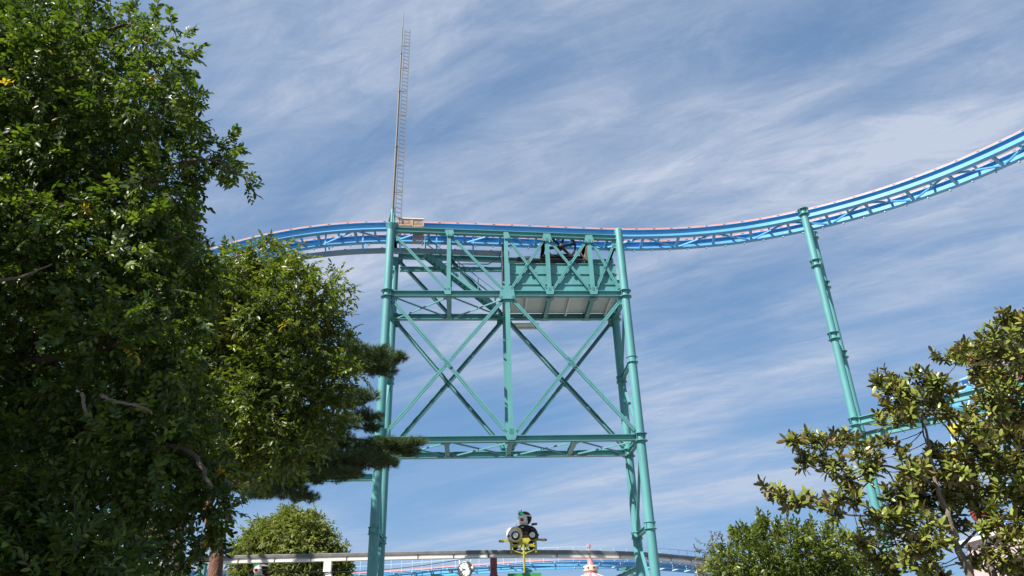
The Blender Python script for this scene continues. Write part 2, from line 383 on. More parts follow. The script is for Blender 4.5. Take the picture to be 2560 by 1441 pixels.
for t, sd in ((0.0, -1), (DT, 1)):
    ch = MB(); ch.ibeam(W(SL + 0.17, hc(SL), t), W(SR - 0.17, hc(SR), t), 0.26, 0.28, Z); part('top_chord', ch, 'teal', tower)
    mbm = MB(); mbm.ibeam(W(SL + 0.17, HM, t), W(SR - 0.17, HM, t), 0.28, 0.31, Z); part('middle_beam', mbm, 'teal', tower)
    lbm = MB(); lbm.ibeam(W(SL + 0.17, HL, t), W(SR - 0.17, HL, t), 0.28, 0.31, Z); part('lower_beam', lbm, 'teal', tower)
    cpst = MB(); cpst.ibeam(W(-0.27, HL, t), W(-0.27, HM - 0.15, t), 0.24, 0.22, TV); part('centre_post', cpst, 'teal', tower)
    for s in POSTS:
        pm = MB(); pm.ibeam(W(s, HM + 0.15, t), W(s, hc(s) - 0.14, t), 0.225, 0.20, TV); part('truss_post', pm, 'teal', tower)
    # upper truss: single diagonals on the left, crosses on the right
    zo = 0.0
    diagonal(tower, W(SL + 0.30, hc(SL) - 0.42, t), W(POSTS[0] - 0.10, HM + 0.27, t))
    diagonal(tower, W(POSTS[0] + 0.14, hc(-3.4) - 0.28, t), W(POSTS[1] - 0.22, HM + 0.28, t))
    if t == 0:
        ss = list(POSTS[1:]) + [SR - 0.12]
        for a, b in zip(ss[:-1], ss[1:]):
            h0, h1 = HM + 0.32, hc((a + b) / 2) - 0.38
            diagonal(tower, W(a + 0.2, h1, t - 0.02), W(b - 0.2, h0, t - 0.02))
            diagonal(tower, W(a + 0.2, h0, t + 0.075), W(b - 0.2, h1, t + 0.075))
            w_ = 0.17
            e1 = Vector((b - a - 0.56, h1 - h0)).normalized()
            gusset(tower, (a + b) / 2, (h0 + h1) / 2, t - 0.09, [(-0.06, -0.36), (0.16, 0.0), (0.24, 0.24), (0.06, 0.38), (-0.16, 0.0), (-0.24, -0.24)], -1,
                   grid(0.08, 0.2, 2, 3, 0.1, -0.5) + grid(-0.08, -0.2, 2, 3, 0.1, -0.5))
    # lower crosses
    for a, b in ((SL + 0.26, -0.27 - 0.24), (-0.27 + 0.24, SR - 0.26)):
        lo, hi = HL + 0.36, HM - 0.33
        diagonal(tower, W(a, hi, t - 0.04), W(b, lo, t - 0.04), 0.082, 0.018, 0.11)
        diagonal(tower, W(a, lo, t + 0.085), W(b, hi, t + 0.08), 0.082, 0.018, 0.11)
        d = Vector((b - a, lo - hi)).normalized(); n_ = Vector((-d.y, d.x))
        pl = [d * x + n_ * y for x, y in ((-0.55, -0.1), (-0.2, -0.22), (0.2, -0.22), (0.55, -0.1), (0.55, 0.1), (0.2, 0.22), (-0.2, 0.22), (-0.55, 0.1))]
        ang = atan2(d.y, d.x)
        gusset(tower, (a + b) / 2, (lo + hi) / 2, t + sd * 0.12, [tuple(p) for p in pl], sd,
               grid(-0.32 * d.x, -0.32 * d.y, 4, 2, 0.1, ang) + grid(0.32 * d.x, 0.32 * d.y, 4, 2, 0.1, ang) + grid(0, 0, 2, 3, 0.11, ang))
    # plates on the face
    sdo = t + sd * 0.155
    gusset(tower, POSTS[0], hc(-3.46) - 0.14, sdo, [(-0.36, 0.3), (-0.36, 0.1), (-0.2, -0.34), (0.24, -0.34), (0.46, -0.14), (0.36, 0.3)], sd, grid(0, -0.2, 2, 2, 0.12) + grid(0.33, -0.16, 2, 2, 0.09, 0.7))
    gusset(tower, POSTS[0], HM + 0.06, sdo, [(-0.36, 0.42), (-0.42, 0.2), (-0.28, -0.24), (0.22, -0.24), (0.22, 0.42)], sd, grid(0, 0.3, 2, 2, 0.12) + grid(-0.28, 0.3, 2, 2, 0.09, -0.7))
    gusset(tower, POSTS[1], hc(-0.27) - 0.2, sdo, [(-0.2, 0.36), (-0.2, -0.3), (0.42, -0.3), (0.36, -0.1), (0.22, 0.36)], sd, grid(0.3, -0.2, 2, 2, 0.1, 0.7))
    gusset(tower, -0.27, HM + 0.02, sdo + sd * 0.03, [(-0.38, 0.62), (-0.58, 0.42), (-0.72, -0.62), (0.62, -0.62), (0.62, -0.2), (0.52, 0.62)], sd,
           grid(-0.46, 0.4, 2, 2, 0.1, -0.7) + grid(0.4, 0.46, 3, 2, 0.1, 0.7) + grid(-0.56, -0.46, 3, 2, 0.1, 0.7) + grid(0.5, -0.46, 3, 2, 0.1, -0.7))
    gusset(tower, -0.27, HL + 0.12, sdo, [(-0.62, 0.62), (-0.62, 0.42), (-0.3, -0.32), (0.3, -0.32), (0.62, 0.42), (0.62, 0.62)], sd,
           grid(0, 0.38, 3, 4, 0.12) + grid(-0.48, 0.44, 3, 2, 0.1, -0.8) + grid(0.48, 0.44, 3, 2, 0.1, 0.8))
    if t == 0:
        for s in POSTS[2:]:
            gusset(tower, s, hc(s) - 0.22, sdo, [(-0.3, 0.4), (-0.46, -0.38), (0.46, -0.38), (0.3, 0.4)], sd, grid(0, -0.18, 2, 3, 0.12) + grid(-0.34, -0.3, 3, 2, 0.085, 0.8) + grid(0.34, -0.3, 3, 2, 0.085, -0.8))
            gusset(tower, s, HM + 0.13, sdo, [(-0.46, 0.4), (-0.3, -0.34), (0.3, -0.34), (0.46, 0.4)], sd, grid(0, 0.18, 2, 3, 0.12) + grid(-0.34, 0.3, 3, 2, 0.085, -0.8) + grid(0.34, 0.3, 3, 2, 0.085, 0.8))
    for s, k in ((SL, 1), (SR, -1)):
        for h, dh in ((HM - 0.42, -1), (HL + 0.40, 1)):
            gusset(tower, s + k * 0.30, h, t, [(-0.18 * k, 0.32), (0.22 * k, 0.32 if dh > 0 else 0.3), (0.24 * k, -0.1), (0.1 * k, -0.32), (-0.18 * k, -0.32)][::(1 if k > 0 else -1)], sd, grid(0.08 * k, 0.0, 3, 3, 0.1, 0.78))
    gusset(tower, SL + 0.28, hc(SL) - 0.38, t, [(-0.14, 0.3), (-0.14, -0.3), (0.1, -0.3), (0.26, -0.1), (0.26, 0.3)], sd, grid(0.08, -0.02, 2, 2, 0.1))
    gusset(tower, SR - 0.28, hc(SR) - 0.40, t, [(0.14, 0.36), (-0.3, 0.36), (-0.3, -0.1), (-0.1, -0.42), (0.14, -0.42)], sd, grid(-0.1, -0.14, 3, 2, 0.1, 0.78))
    gusset(tower, SR - 0.27, HM + 0.40, t, [(0.12, 0.42), (-0.2, 0.42), (-0.3, 0.16), (-0.3, -0.34), (0.12, -0.34)], sd, grid(-0.12, 0.16, 3, 2, 0.1, -0.78))
# members joining the two faces
def cross_beam(s, h, w=0.22, d=0.26, e0=0.14, e1=0.14, name='cross_beam'):
    c = MB(); c.ibeam(W(s, h, e0), W(s, h, DT - e1), w, d, Z)
    for t in (e0 + 0.05, DT - e1 - 0.05):
        c.plate(W(s, h - d / 2 - 0.012, t), TU, TV, [(-0.26, -0.16), (0.26, -0.16), (0.14, 0.2), (-0.14, 0.2)] if t < 1 else [(-0.26, 0.16), (-0.14, -0.2), (0.14, -0.2), (0.26, 0.16)], 0.02)
    return part(name, c, 'teal', tower)
for s in (SL, POSTS[0], POSTS[1], SR): cross_beam(s, HM - 0.02, e0=0.2 if abs(s) > 6 else 0.14, e1=0.2 if abs(s) > 6 else 0.14)
for s in POSTS[2:]: cross_beam(s, HM - 0.1)
for s in (SL, -3.46, -0.27, 2.95, SR): cross_beam(s, HL - 0.02, e0=0.2 if abs(s) > 6 else 0.14, e1=0.2 if abs(s) > 6 else 0.14)
for h in (3.2, 7.35, 15.75):
    for s in (SL, SR): cross_beam(s, h, 0.2, 0.24, 0.2, 0.2, 'side_strut')
for s in (SL + 0.05, POSTS[0], POSTS[1], POSTS[2], POSTS[3], SR - 0.05):
    c = MB(); c.ibeam(W(s, hc(s) + 0.20, 0.02), W(s, hc(s) + 0.20, DT - 0.02), 0.2, 0.125, Z)
    for q in (0.8, 2.2): c.bar(W(s, hc(s) + 0.255, q), W(s, hc(s) + 0.42 + 0.06, q), 0.2, 0.2, TU); part('track_bearer', c, 'teal', tower)
def plan_cross(a, b, h):
    for p, q, dz in ((W(a, h, 0.2), W(b, h, DT - 0.2), 0), (W(a, h, DT - 0.2), W(b, h, 0.2), -0.075)):
        x = MB(); x.bar(p + Z * dz, q + Z * dz, 0.07, 0.06, Z); part('plan_brace', x, 'teal', tower)
for a, b in ((SL + 0.3, -3.6), (-3.3, -0.4)): plan_cross(a, b, HM - 0.08)
for a, b in ((SL + 0.3, -3.6), (-3.3, -0.4), (-0.1, 2.85), (3.05, SR - 0.3)): plan_cross(a, b, HL - 0.06)
hs = list(LEVELS) + [23.2]
for s in (SL, SR):
    for i, (a, b) in enumerate(zip(hs[:-1], hs[1:])):
        x = MB(); p, q = (W(s, a + 0.25, 0.22), W(s, b - 0.25, DT - 0.22))
        if i % 2: p, q = (W(s, a + 0.25, DT - 0.22), W(s, b - 0.25, 0.22))
        x.bar(p, q, 0.14, 0.09, TU); part('side_brace', x, 'teal', tower)
# machinery deck: stacked plate girders, floor plate with joists
for t in (0.22, 2.78):
    for (a, b) in ((20.98, 21.62), (20.33, 20.978), (19.82, 20.328)):
        g = MB(); g.ibeam(W(-0.08, (a + b) / 2, t), W(SR - 0.32, (a + b) / 2, t), 0.13, b - a, Z, 0.035, 0.03)
        part('deck_girder', g, 'teal', tower)
fl = MB(); fl.obox(W(2.95, 19.80, 1.5), TU * 2.92, TV * 1.30, Z * 0.012); part('deck_plate', fl, 'soffit', tower, label='grey stained floor plate under the machinery deck')
for s in (0.85, 3.25, 5.55):
    j = MB(); j.ibeam(W(s, 19.69, 0.17), W(s, 19.69, DT - 0.17), 0.12, 0.20, Z, 0.02, 0.015); part('joist', j, 'soffit', tower)
hb = MB()
for a, b in (((0.3, 3.15), (1.65, 3.15)), ((1.65, 3.15), (1.65, 3.75)), ((1.65, 3.75), (0.3, 3.75)), ((0.3, 3.75), (0.3, 3.15))):
    hb.bar(W(a[0], 19.25, a[1]), W(b[0], 19.25, b[1]), 0.1, 0.12, Z)
hb.obox(W(0.97, 19.29, 3.45), TU * 0.66, TV * 0.29, Z * 0.01)
part('landing', hb, 'soffit', tower)
# access stair between the faces
st0, st1 = Vector((-5.0, 23.35)), Vector((-0.75, 19.66))
for t in (1.75, 2.5):
    s_ = MB(); s_.bar(W(st0.x, st0.y, t), W(st1.x, st1.y, t), 0.03, 0.24, TV); part('stair_stringer', s_, 'teal', tower)
NS = 17
for i in range(NS):
    k = (i + 0.5) / NS; p = st0.lerp(st1, k)
    s_ = MB(); s_.obox(W(p.x, p.y + 0.02, 2.125), TU * 0.125, TV * 0.358, Z * 0.02); part('stair_tread', s_, 'teal', tower)
for t in (1.75, 2.5):
    hr = MB(); hr.tube(W(st0.x, st0.y + 1.0, t), W(st1.x, st1.y + 1.0, t), 0.028, n=8); hd = part('handrail', hr, 'teal', tower)
    hr = MB(); hr.tube(W(st0.x, st0.y + 0.55, t), W(st1.x, st1.y + 0.55, t), 0.018, n=6); part('middle_rail', hr, 'teal', hd)
    for k in (0.02, 0.25, 0.5, 0.75, 0.98):
        p = st0.lerp(st1, k); b = MB(); b.tube(W(p.x, p.y - 0.05, t), W(p.x, p.y + 1.0, t), 0.026, n=8); part('post', b, 'teal', hd)
# strut to the neighbouring frame behind the right legs, and the tie running off behind the pine
e0 = W(SR, 5.75, DT); e1 = at(1516, 1432, 47.0)
x = MB(); x.ibeam(e0, Vector((e1.x, e1.y, 5.75)), 0.28, 0.36, Z); x.tube((e1.x - 0.1, e1.y, 0), (e1.x - 0.1, e1.y, 5.95), 0.16, n=14)
part('stay_beam', x, 'teal', tower)

# ------------------------------------------------------------------ mast with ladder on the front left leg
mast = thing('lightning_mast', 'thin grey ladder mast with a needle tip standing on the top corner of the tower', 'mast', W(-6.67, 23.95, 0))
b = MB(); b.tube(W(-6.70, 23.9, 0), W(-6.70, 25.0, 0), 0.125, 0.115, 20)
for k in range(4):
    a = pi / 4 + k * pi / 2; d = Vector((cos(a), sin(a), 0)); o = W(-6.70, 23.98, 0)
    b.plate(o, d, Z, [(0.11, 0), (0.27, 0), (0.25, 0.15), (0.12, 0.85)], 0.02)
b.lathe(W(-6.70, 23.95, 0), [(0.0, 0.03), (0.34, 0.03), (0.34, 0), (0, 0)], 24, smooth=False)
b.lathe(W(-6.70, 23.55, 0), [(0.212, 0), (0.335, 0.4)], 24, smooth=False)
part('base', b, 'teal', mast)
secs = ((24.95, 29.5, 0.082), (29.4, 33.8, 0.066), (33.7, 37.0, 0.05), (36.9, 39.3, 0.035))
for a, c, r in secs:
    b = MB(); b.tube(W(-6.70, a, 0), W(-6.70, c, 0), r, n=14); b.lathe(W(-6.70, a + 0.02, 0), [(r + 0.03, 0), (r + 0.03, 0.16)], 14); part('pole_section', b, 'galv', mast)
b = MB(); b.path([W(-6.70, 39.2, 0), W(-6.70, 40.0, 0), W(-6.70, 40.8, 0)], [0.035, 0.028, 0.012], 8); part('needle', b, 'galv', mast)
ld = []
for ds in (0.16, 0.50):
    b = MB(); b.bar(W(-6.70 + ds, 24.25, -0.02), W(-6.70 + ds + 0.01, 39.05, -0.02), 0.045, 0.04, TU); part('ladder_stile', b, 'galv', mast)
for k in range(48):
    h = 24.5 + k * 0.305; b = MB(); b.tube(W(-6.54, h + 0.06, -0.02), W(-6.20, h - 0.06, -0.02), 0.018, n=6); part('rung', b, 'galv', mast)
for h in (26.2, 28.1, 30.0, 31.9, 33.8, 35.7, 37.6):
    b = MB(); b.bar(W(-6.72, h, -0.02), W(-6.19, h, -0.02), 0.03, 0.06, TV); part('standoff', b, 'galv', mast)

# ------------------------------------------------------------------ coaster track
def smooth_arr(a, k):
    ap = np.pad(a, k, mode='edge'); return np.convolve(ap, np.ones(2 * k + 1) / (2 * k + 1), 'valid')
LL = np.arange(-34, 40.01, 0.25)
_ang = np.radians(smooth_arr(np.interp(LL, [-30, 5, 8, 11, 14, 17.5, 23, 28.5, 40], [4, 4, 1.5, -6, -16, -30, -45, -58, -80]), 9))
_i0 = int(np.argmin(abs(LL)))
_mx = np.concatenate([[0], np.cumsum(np.cos((_ang[1:] + _ang[:-1]) / 2) * .25)]); _my = np.concatenate([[0], np.cumsum(np.sin((_ang[1:] + _ang[:-1]) / 2) * .25)])
_P0 = W(0, 0, 1.5); _mx += _P0.x - _mx[_i0]; _my += _P0.y - _my[_i0]
_hh = smooth_arr(np.interp(LL, [-34, -20, -18.5, -17, -15.5, -14, -12.5, -11, -9.5, -8, -6.5, -5, -2, 1, 4, 7, 10, 13, 16, 19, 22, 25, 28, 31, 40],
                 [13.6, 20.7, 21.45, 22.12, 22.72, 23.19, 23.56, 23.83, 24.01, 24.11, 24.14, 24.11, 24.02, 23.91, 23.79, 23.69, 23.65, 23.60, 23.52, 23.35, 23.14, 22.94, 22.80, 22.65, 22.2]), 3)
def tr(l, off=0.0, dh=0.0):
    """point on the track: l along it, off across it (minus is the camera side), dh above the girder foot"""
    x, y, a, h = (float(np.interp(l, LL, q)) for q in (_mx, _my, _ang, _hh))
    return Vector((x - sin(a) * off, y + cos(a) * off, h + dh))
def tr_n(l): a = float(np.interp(l, LL, _ang)); return Vector((-sin(a), cos(a), 0))
def tr_t(l): return (tr(l + 0.1) - tr(l - 0.1)).normalized()
def sweep(mb, prof, ls, pos, closed=True, mi=0, smooth=False):
    vs = []; n = len(prof)
    for l in ls: vs += [pos(l, x, y) for x, y in prof]
    fs = [(i * n + k, (i + 1) * n + k, (i + 1) * n + (k + 1) % n, i * n + (k + 1) % n) for i in range(len(ls) - 1) for k in range(n)]
    fs += [list(range(n)), list(range(len(vs) - 1, len(vs) - n - 1, -1))]
    mb.add(vs, fs, smooth, mi)
def rect(x0, x1, y0, y1): return [(x0, y0), (x1, y0), (x1, y1), (x0, y1)]
track = thing('coaster_track', 'blue steel coaster track with pink rails curving across the sky over the tower', 'track', tr(0))
LS = list(np.arange(-33, 39, 0.5))
for off in (-0.7, 0.7):
    g = MB()
    for pr in (rect(-0.15, 0.15, 0, 0.03), rect(-0.02, 0.02, 0.028, 0.432), rect(-0.15, 0.15, 0.43, 0.46)):
        sweep(g, pr, LS, lambda l, x, y: tr(l, off + x, y))
    part('girder', g, 'blue', track)
    r = MB(); sweep(r, rect(-0.13, 0.13, 0.463, 0.478), LS, lambda l, x, y: tr(l, off + x, y)); rp = part('rail_seat', r, 'edge', track)
    r = MB(); sweep(r, rect(-0.095, 0.095, 0.476, 0.585), LS, lambda l, x, y: tr(l, off + x, y)); rl = part('rail', r, 'pink', track)
    for l in np.arange(-32.4, 38, 1.05):
        c = MB(); c.bar(tr(l - 0.07, off - 0.105, 0.505), tr(l + 0.07, off - 0.105, 0.505), 0.055, 0.03, Z); part('rail_clip', c, 'dark', rl)
        if off > 0:
            c = MB(); p = tr(l, off - 0.02, 0.0); n_ = tr_n(l); t_ = tr_t(l)
            c.bar(p + Z * -0.13, p + Z * 0.01, 0.09, 0.1, t_); c.bar(p + Z * -0.13 - n_ * 0.1, p + Z * -0.13 + n_ * 0.08, 0.05, 0.04, Z); part('bracket', c, 'pale_blue', track)
for i, l in enumerate(np.arange(-32.0, 38, 2.1)):
    c = MB(); c.ibeam(tr(l, -0.66, 0.09), tr(l, 0.66, 0.09), 0.14, 0.16, Z, 0.02, 0.02); part('cross_tie', c, 'blue', track)
    c = MB(); c.bar(tr(l + 1.05, -0.66, 0.40), tr(l + 1.05, 0.66, 0.40), 0.12, 0.06, tr_t(l)); part('upper_tie', c, 'blue', track)
    a, b_ = (-0.6, 0.6) if i % 2 else (0.6, -0.6)
    c = MB(); c.bar(tr(l + 0.12, a, 0.06), tr(l + 1.98, b_, 0.06), 0.08, 0.08, Z); part('lateral_brace', c, 'blue', track)
# chain return trough hung below the lift side, ends inside the tower
ret = thing('chain_return_trough', 'grey steel trough hanging on U shaped blue hangers under the lift side of the track', 'rail', tr(-8, 0, -1.05))
LT = list(np.arange(-26, 0.01, 0.5))
g = MB(); sweep(g, rect(-0.12, 0.12, -1.08, -1.055), LT, lambda l, x, y: tr(l, x, y)); sweep(g, rect(-0.12, -0.09, -1.056, -0.84), LT, lambda l, x, y: tr(l, x, y)); sweep(g, rect(0.09, 0.12, -1.056, -0.84), LT, lambda l, x, y: tr(l, x, y))
part('trough', g, 'chain', ret)
for l in np.arange(-25.2, 0, 2.1):
    hgr = MB(); t_ = tr_t(l)
    for k in (-1, 1):
        hgr.bar(tr(l, k * 0.62, 0.02), tr(l, k * 0.62, -0.72), 0.09, 0.05, t_); hgr.bar(tr(l, k * 0.64, -0.70), tr(l, k * 0.02, -1.10), 0.08, 0.045, t_)
    part('hanger', hgr, 'sky_blue', ret)
    c = MB(); p = tr(l + 1.05, -0.05, -0.83); c.sphere(p, (0.09, 0.07, 0.06), 10, 6); part('guide_roller', c, 'dark', ret)

# drive gear beneath the track
drive = thing('lift_drive_wheel', 'large dark spoked chain wheel with motor frame under the track on the deck', 'machinery', W(3.0, 21.62, 1.4))
wc = W(3.0, 23.30, 1.15)
w_ = MB(); w_.lathe(wc, [(0.80, -0.1), (0.90, -0.1), (0.90, 0.1), (0.80, 0.1), (0.80, -0.1)], 36, TV, smooth=False)
wh = part('rim', w_, 'dark', drive)
for k in range(6):
    a = k * pi / 3 + 0.2; d = TU * cos(a) + Z * sin(a); s_ = MB(); s_.bar(wc + d * 0.1, wc + d * 0.82, 0.14, 0.07, d.cross(TV)); part('spoke', s_, 'dark', drive)
h_ = MB(); h_.tube(wc - TV * 0.22, wc + TV * 0.3, 0.13, n=16); part('hub', h_, 'rust', drive)
h_ = MB(); h_.lathe(wc - TV * 0.24, [(0.10, 0.02), (0.10, 0), (0, -0.03)], 16, TV); part('hub_cap', h_, 'galv', drive)
fr = MB()
fr.ibeam(W(1.75, 22.36, 0.9), W(4.1, 22.36, 0.9), 0.24, 0.2, Z); fr.ibeam(W(1.75, 22.36, 1.9), W(4.1, 22.36, 1.9), 0.24, 0.2, Z)
for s in (1.95, 3.95): fr.bar(W(s, 21.62, 0.9), W(s, 22.27, 0.9), 0.26, 0.3, TU); fr.bar(W(s, 21.62, 1.9), W(s, 22.27, 1.9), 0.26, 0.3, TU)
part('bed_frame', fr, 'dark', drive)
mo = MB(); mo.tube(W(2.0, 22.75, 1.7), W(3.1, 22.75, 1.7), 0.30, n=20); mo.obox(W(3.35, 22.7, 1.7), TU * 0.28, TV * 0.3, Z * 0.26); part('motor', mo, 'dark', drive)
mo = MB(); mo.path([W(1.85, 21.66, 1.1), W(1.5, 22.1, 1.0), W(1.1, 22.36, 1.0), W(0.4, 22.40, 1.1)], [0.30, 0.26, 0.18, 0.14], 12); part('chain_guide', mo, 'dark', drive)
mo = MB(); mo.bar(W(3.9, 22.9, 0.8), W(4.7, 21.64, 0.8), 0.10, 0.08, TV); mo.bar(W(4.5, 23.15, 0.9), W(4.3, 21.64, 0.9), 0.3, 0.16, TV); part('tension_arm', mo, 'rust', drive)
x = MB(); x.ibeam(W(4.2, 22.85, 2.3), W(6.0, 22.85, 2.3), 0.28, 0.4, Z); x.ibeam(W(0.2, 22.05, 2.5), W(6.0, 22.05, 2.5), 0.24, 0.24, Z); part('back_rail', x, 'teal', tower)
x = MB(); x.ibeam(W(-6.4, 22.62, DT - 0.28), W(-0.3, 22.62, DT - 0.28), 0.2, 0.26, Z); part('catwalk_beam', x, 'teal', tower)
x = MB(); x.tube(W(0.1, 21.62, 0.5), W(0.7, 21.62, 0.5), 0.02, n=6); x.obox(W(0.35, 21.72, 0.55), TU * 0.2, TV * 0.12, Z * 0.09); part('junction_box', x, 'galv', tower)
cb = MB(); cb.path([W(-0.45, 22.75, 0.25), W(-0.5, 22.4, 0.25), W(-0.48, 21.3, 0.25), W(-0.52, 20.2, 0.25)], 0.03, 6); cb.path([W(-4.5, 22.82, 2.4), W(-1.2, 22.8, 2.4), W(-0.6, 22.72, 1.5), W(-0.45, 22.72, 0.3)], 0.03, 6); part('cable', cb, 'dark', tower)

# tan mesh guard basket by the mast foot
gd = thing('mesh_guard_panels', 'tan wire mesh guard panels on a small platform beside the mast foot', 'guard rail', W(-5.8, 23.8, 0.4))
def mesh_panel(s0, s1, h0, h1, t, parent):
    p = MB()
    for a, b in (((s0, h0), (s1, h0)), ((s1, h0), (s1, h1)), ((s1, h1), (s0, h1)), ((s0, h1), (s0, h0))):
        p.bar(W(a[0], a[1], t), W(b[0], b[1], t), 0.06, 0.06, TV)
    o = part('panel_frame', p, 'tan', parent); q = MB()
    n = int((s1 - s0) / 0.055)
    for k in range(1, n): s = s0 + (s1 - s0) * k / n; q.bar(W(s, h0, t), W(s, h1, t), 0.022, 0.008, TU)
    n = int((h1 - h0) / 0.07)
    for k in range(1, n): h = h0 + (h1 - h0) * k / n; q.bar(W(s0, h, t + 0.012), W(s1, h, t + 0.012), 0.022, 0.008, Z)
    part('wire_mesh', q, 'tan', o, kind='stuff')
mesh_panel(-6.35, -5.62, 24.0, 24.42, 0.05, gd); mesh_panel(-5.55, -4.93, 23.94, 24.38, 0.05, gd); mesh_panel(-5.5, -4.95, 23.0, 23.5, 0.24, gd)
x = MB(); x.bar(W(-6.4, 24.46, 0.02), W(-4.9, 24.41, 0.02), 0.07, 0.05, Z); part('top_rail', x, 'creamroof', gd)
x = MB(); x.obox(W(-5.7, 23.88, 0.3), TU * 0.78, TV * 0.28, Z * 0.02); part('platform', x, 'galv', gd)

# ------------------------------------------------------------------ track supports on twin columns
def support(l, label, levels, top=23.75, n_off=1.5, rad=0.185):
    c = tr(l); n_ = tr_n(l); tt = tr_t(l); tt.z = 0; tt.normalize()
    sp = thing('track_support', label, 'column', (c.x, c.y, 0), 'twin column supports of the coaster track')
    ht = c.z
    for k in (-1, 1):
        p = Vector((c.x, c.y, 0)) + n_ * (n_off * k); m_ = MB(); tp = ht + 0.12 if k < 0 else ht - 0.15
        m_.tube(p, p + Z * tp, rad, rad, 22); cl = part('column', m_, 'teal', sp)
        f = MB(); f.lathe(p, [(0, 0.3), (0.45, 0.3), (0.45, 0), (0, 0)], 20); part('footing', f, 'concrete', cl)
        q = MB(); q.lathe(p + Z * tp, [(rad, 0), (rad * 0.9, 0.06), (0, 0.1)], 22); part('cap', q, 'teal', cl)
        for h in list(levels) + [ht - 0.02]:
            q = MB()
            for e in (-0.17, 0.17): q.lathe(p + Z * (h + e), [(rad - 0.02, -0.012), (rad + 0.11, -0.012), (rad + 0.11, 0.012), (rad - 0.02, 0.012)], 22, smooth=False)
            for a in range(4):
                d = Vector((cos(a * pi / 2 + 0.5), sin(a * pi / 2 + 0.5), 0)); q.bar(p + Z * (h - 0.17) + d * (rad + 0.05), p + Z * (h + 0.17) + d * (rad + 0.05), 0.1, 0.014, d)
            part('collar', q, 'teal', cl)
    A = Vector((c.x, c.y, 0)) - n_ * n_off; B = Vector((c.x, c.y, 0)) + n_ * n_off
    for h in list(levels):
        s_ = MB(); s_.ibeam(A + Z * h + n_ * rad, B + Z * h - n_ * rad, 0.18, 0.28, Z); part('strut', s_, 'teal', sp)
    s_ = MB(); s_.ibeam(A + Z * (ht - 0.16) + n_ * 0.15, B + Z * (ht - 0.16) - n_ * 0.15, 0.24, 0.3, Z); part('saddle', s_, 'teal', sp)
    hs_ = list(levels)
    for i, (a, b) in enumerate(zip(hs_[:-1], hs_[1:])):
        s_ = MB(); p, q = (A, B) if i % 2 else (B, A)
        s_.bar(p.lerp(q, 0.12) + Z * (a - 0.3), q.lerp(p, 0.12) + Z * (b + 0.3), 0.13, 0.1, tt); part('diagonal_brace', s_, 'teal', sp)
    for h, k in ((levels[1], 1), (levels[2], 1), (levels[1], -1)):
        g = MB(); g.plate((A if k < 0 else B) + Z * (h - 0.14), n_ * -k, Z, [(0.1, 0), (0.55, 0), (0.12, -0.6)], 0.02); part('gusset_plate', g, 'teal', sp)
    return sp, A, B
sp1, A1, B1 = support(17.35, 'twin teal tubular column holding the curving track, rising behind the magnolia tree', (20.2, 16.0, 11.55, 7.2, 3.0))
sp2, A2, B2 = support(29.2, 'teal twin column at the right end of the long horizontal tie beams', (19.6, 15.5, 11.55, 7.2, 3.0))
tie = thing('tie_beams', 'pair of long horizontal teal beams with cross bracing between two column pairs', 'beam', (A1 + A2) / 2)
for a, b in ((A1, A2), (B1, B2)):
    d = (b - a).normalized(); g = MB(); g.ibeam(a + d * 0.2 + Z * 11.55, b - d * 0.2 + Z * 11.55, 0.26, 0.34, Z); part('beam', g, 'teal', tie)
for k in (0.25, 0.5, 0.75):
    g = MB(); g.ibeam(A1.lerp(A2, k) + Z * 11.55, B1.lerp(B2, k) + Z * 11.55, 0.2, 0.24, Z); part('cross_piece', g, 'teal', tie)
for k in (0.02, 0.27, 0.52, 0.77):
    g = MB(); g.bar(A1.lerp(A2, k) + Z * 11.45, B1.lerp(B2, k + 0.21) + Z * 11.45, 0.16, 0.12, Z); part('plan_brace', g, 'teal', tie)
sp3, A3, B3 = support(-20.0, 'twin teal columns under the lift side, glimpsed through gaps in the dark leaves', (17.0, 13.3, 9.2, 5.2, 2.6), rad=0.26)
g = MB(); d = (A3 - W(SL, 0, 0)).normalized(); g.ibeam(W(SL, 10.5, DT) + d * 0.3, Vector((B3.x, B3.y, 10.5)) - d * 0.3, 0.28, 0.34, Z)
part('tie_beam', g, 'teal', sp3)

# ------------------------------------------------------------------ monorail behind the tower
HB = at(1310, 1377, 43.0).z                      # running height of the beam
_mp = [(-60, 1409), (200, 1402), (420, 1394), (560, 1390), (740, 1386), (900, 1382.5), (1100, 1378), (1250, 1376), (1400, 1376), (1500, 1377.5), (1600, 1381), (1700, 1389), (1800, 1401), (1900, 1417)]
_mw = [at_h(a, b, HB) for a, b in _mp]
def spline(pts, n=10):
    out = []
    for i in range(len(pts) - 1):
        p0, p1, p2, p3 = pts[max(i - 1, 0)], pts[i], pts[i + 1], pts[min(i + 2, len(pts) - 1)]
        for k in range(n):
            t = k / n
            out.append(0.5 * ((2 * p1) + (p2 - p0) * t + (2 * p0 - 5 * p1 + 4 * p2 - p3) * t * t + (3 * p1 - p0 - 3 * p2 + p3) * t ** 3))
    return out + [pts[-1]]
class Line:
    """a plan curve with points, normals and arc length"""
    def __init__(self, pts):
        self.p = pts; self.d = [0.0]
        for a, b in zip(pts[:-1], pts[1:]): self.d.append(self.d[-1] + (b - a).length)
    def pos(self, l, off=0.0, dh=0.0):
        x, y, z = (float(np.interp(l, self.d, [q[i] for q in self.p])) for i in range(3))
        t = self.tan(l); return Vector((x, y, z)) + Vector((-t.y, t.x, 0)) * off + Z * dh
    def tan(self, l):
        a, b = max(0, l - 0.4), min(self.d[-1], l + 0.4)
        f = lambda q: Vector([float(np.interp(q, self.d, [w[i] for w in self.p])) for i in range(3)])
        v = f(b) - f(a); v.z = 0; return v.normalized()
    def near(self, x): return float(np.interp(x, [q.x for q in self.p], self.d))
mono = Line(spline(_mw, 8))
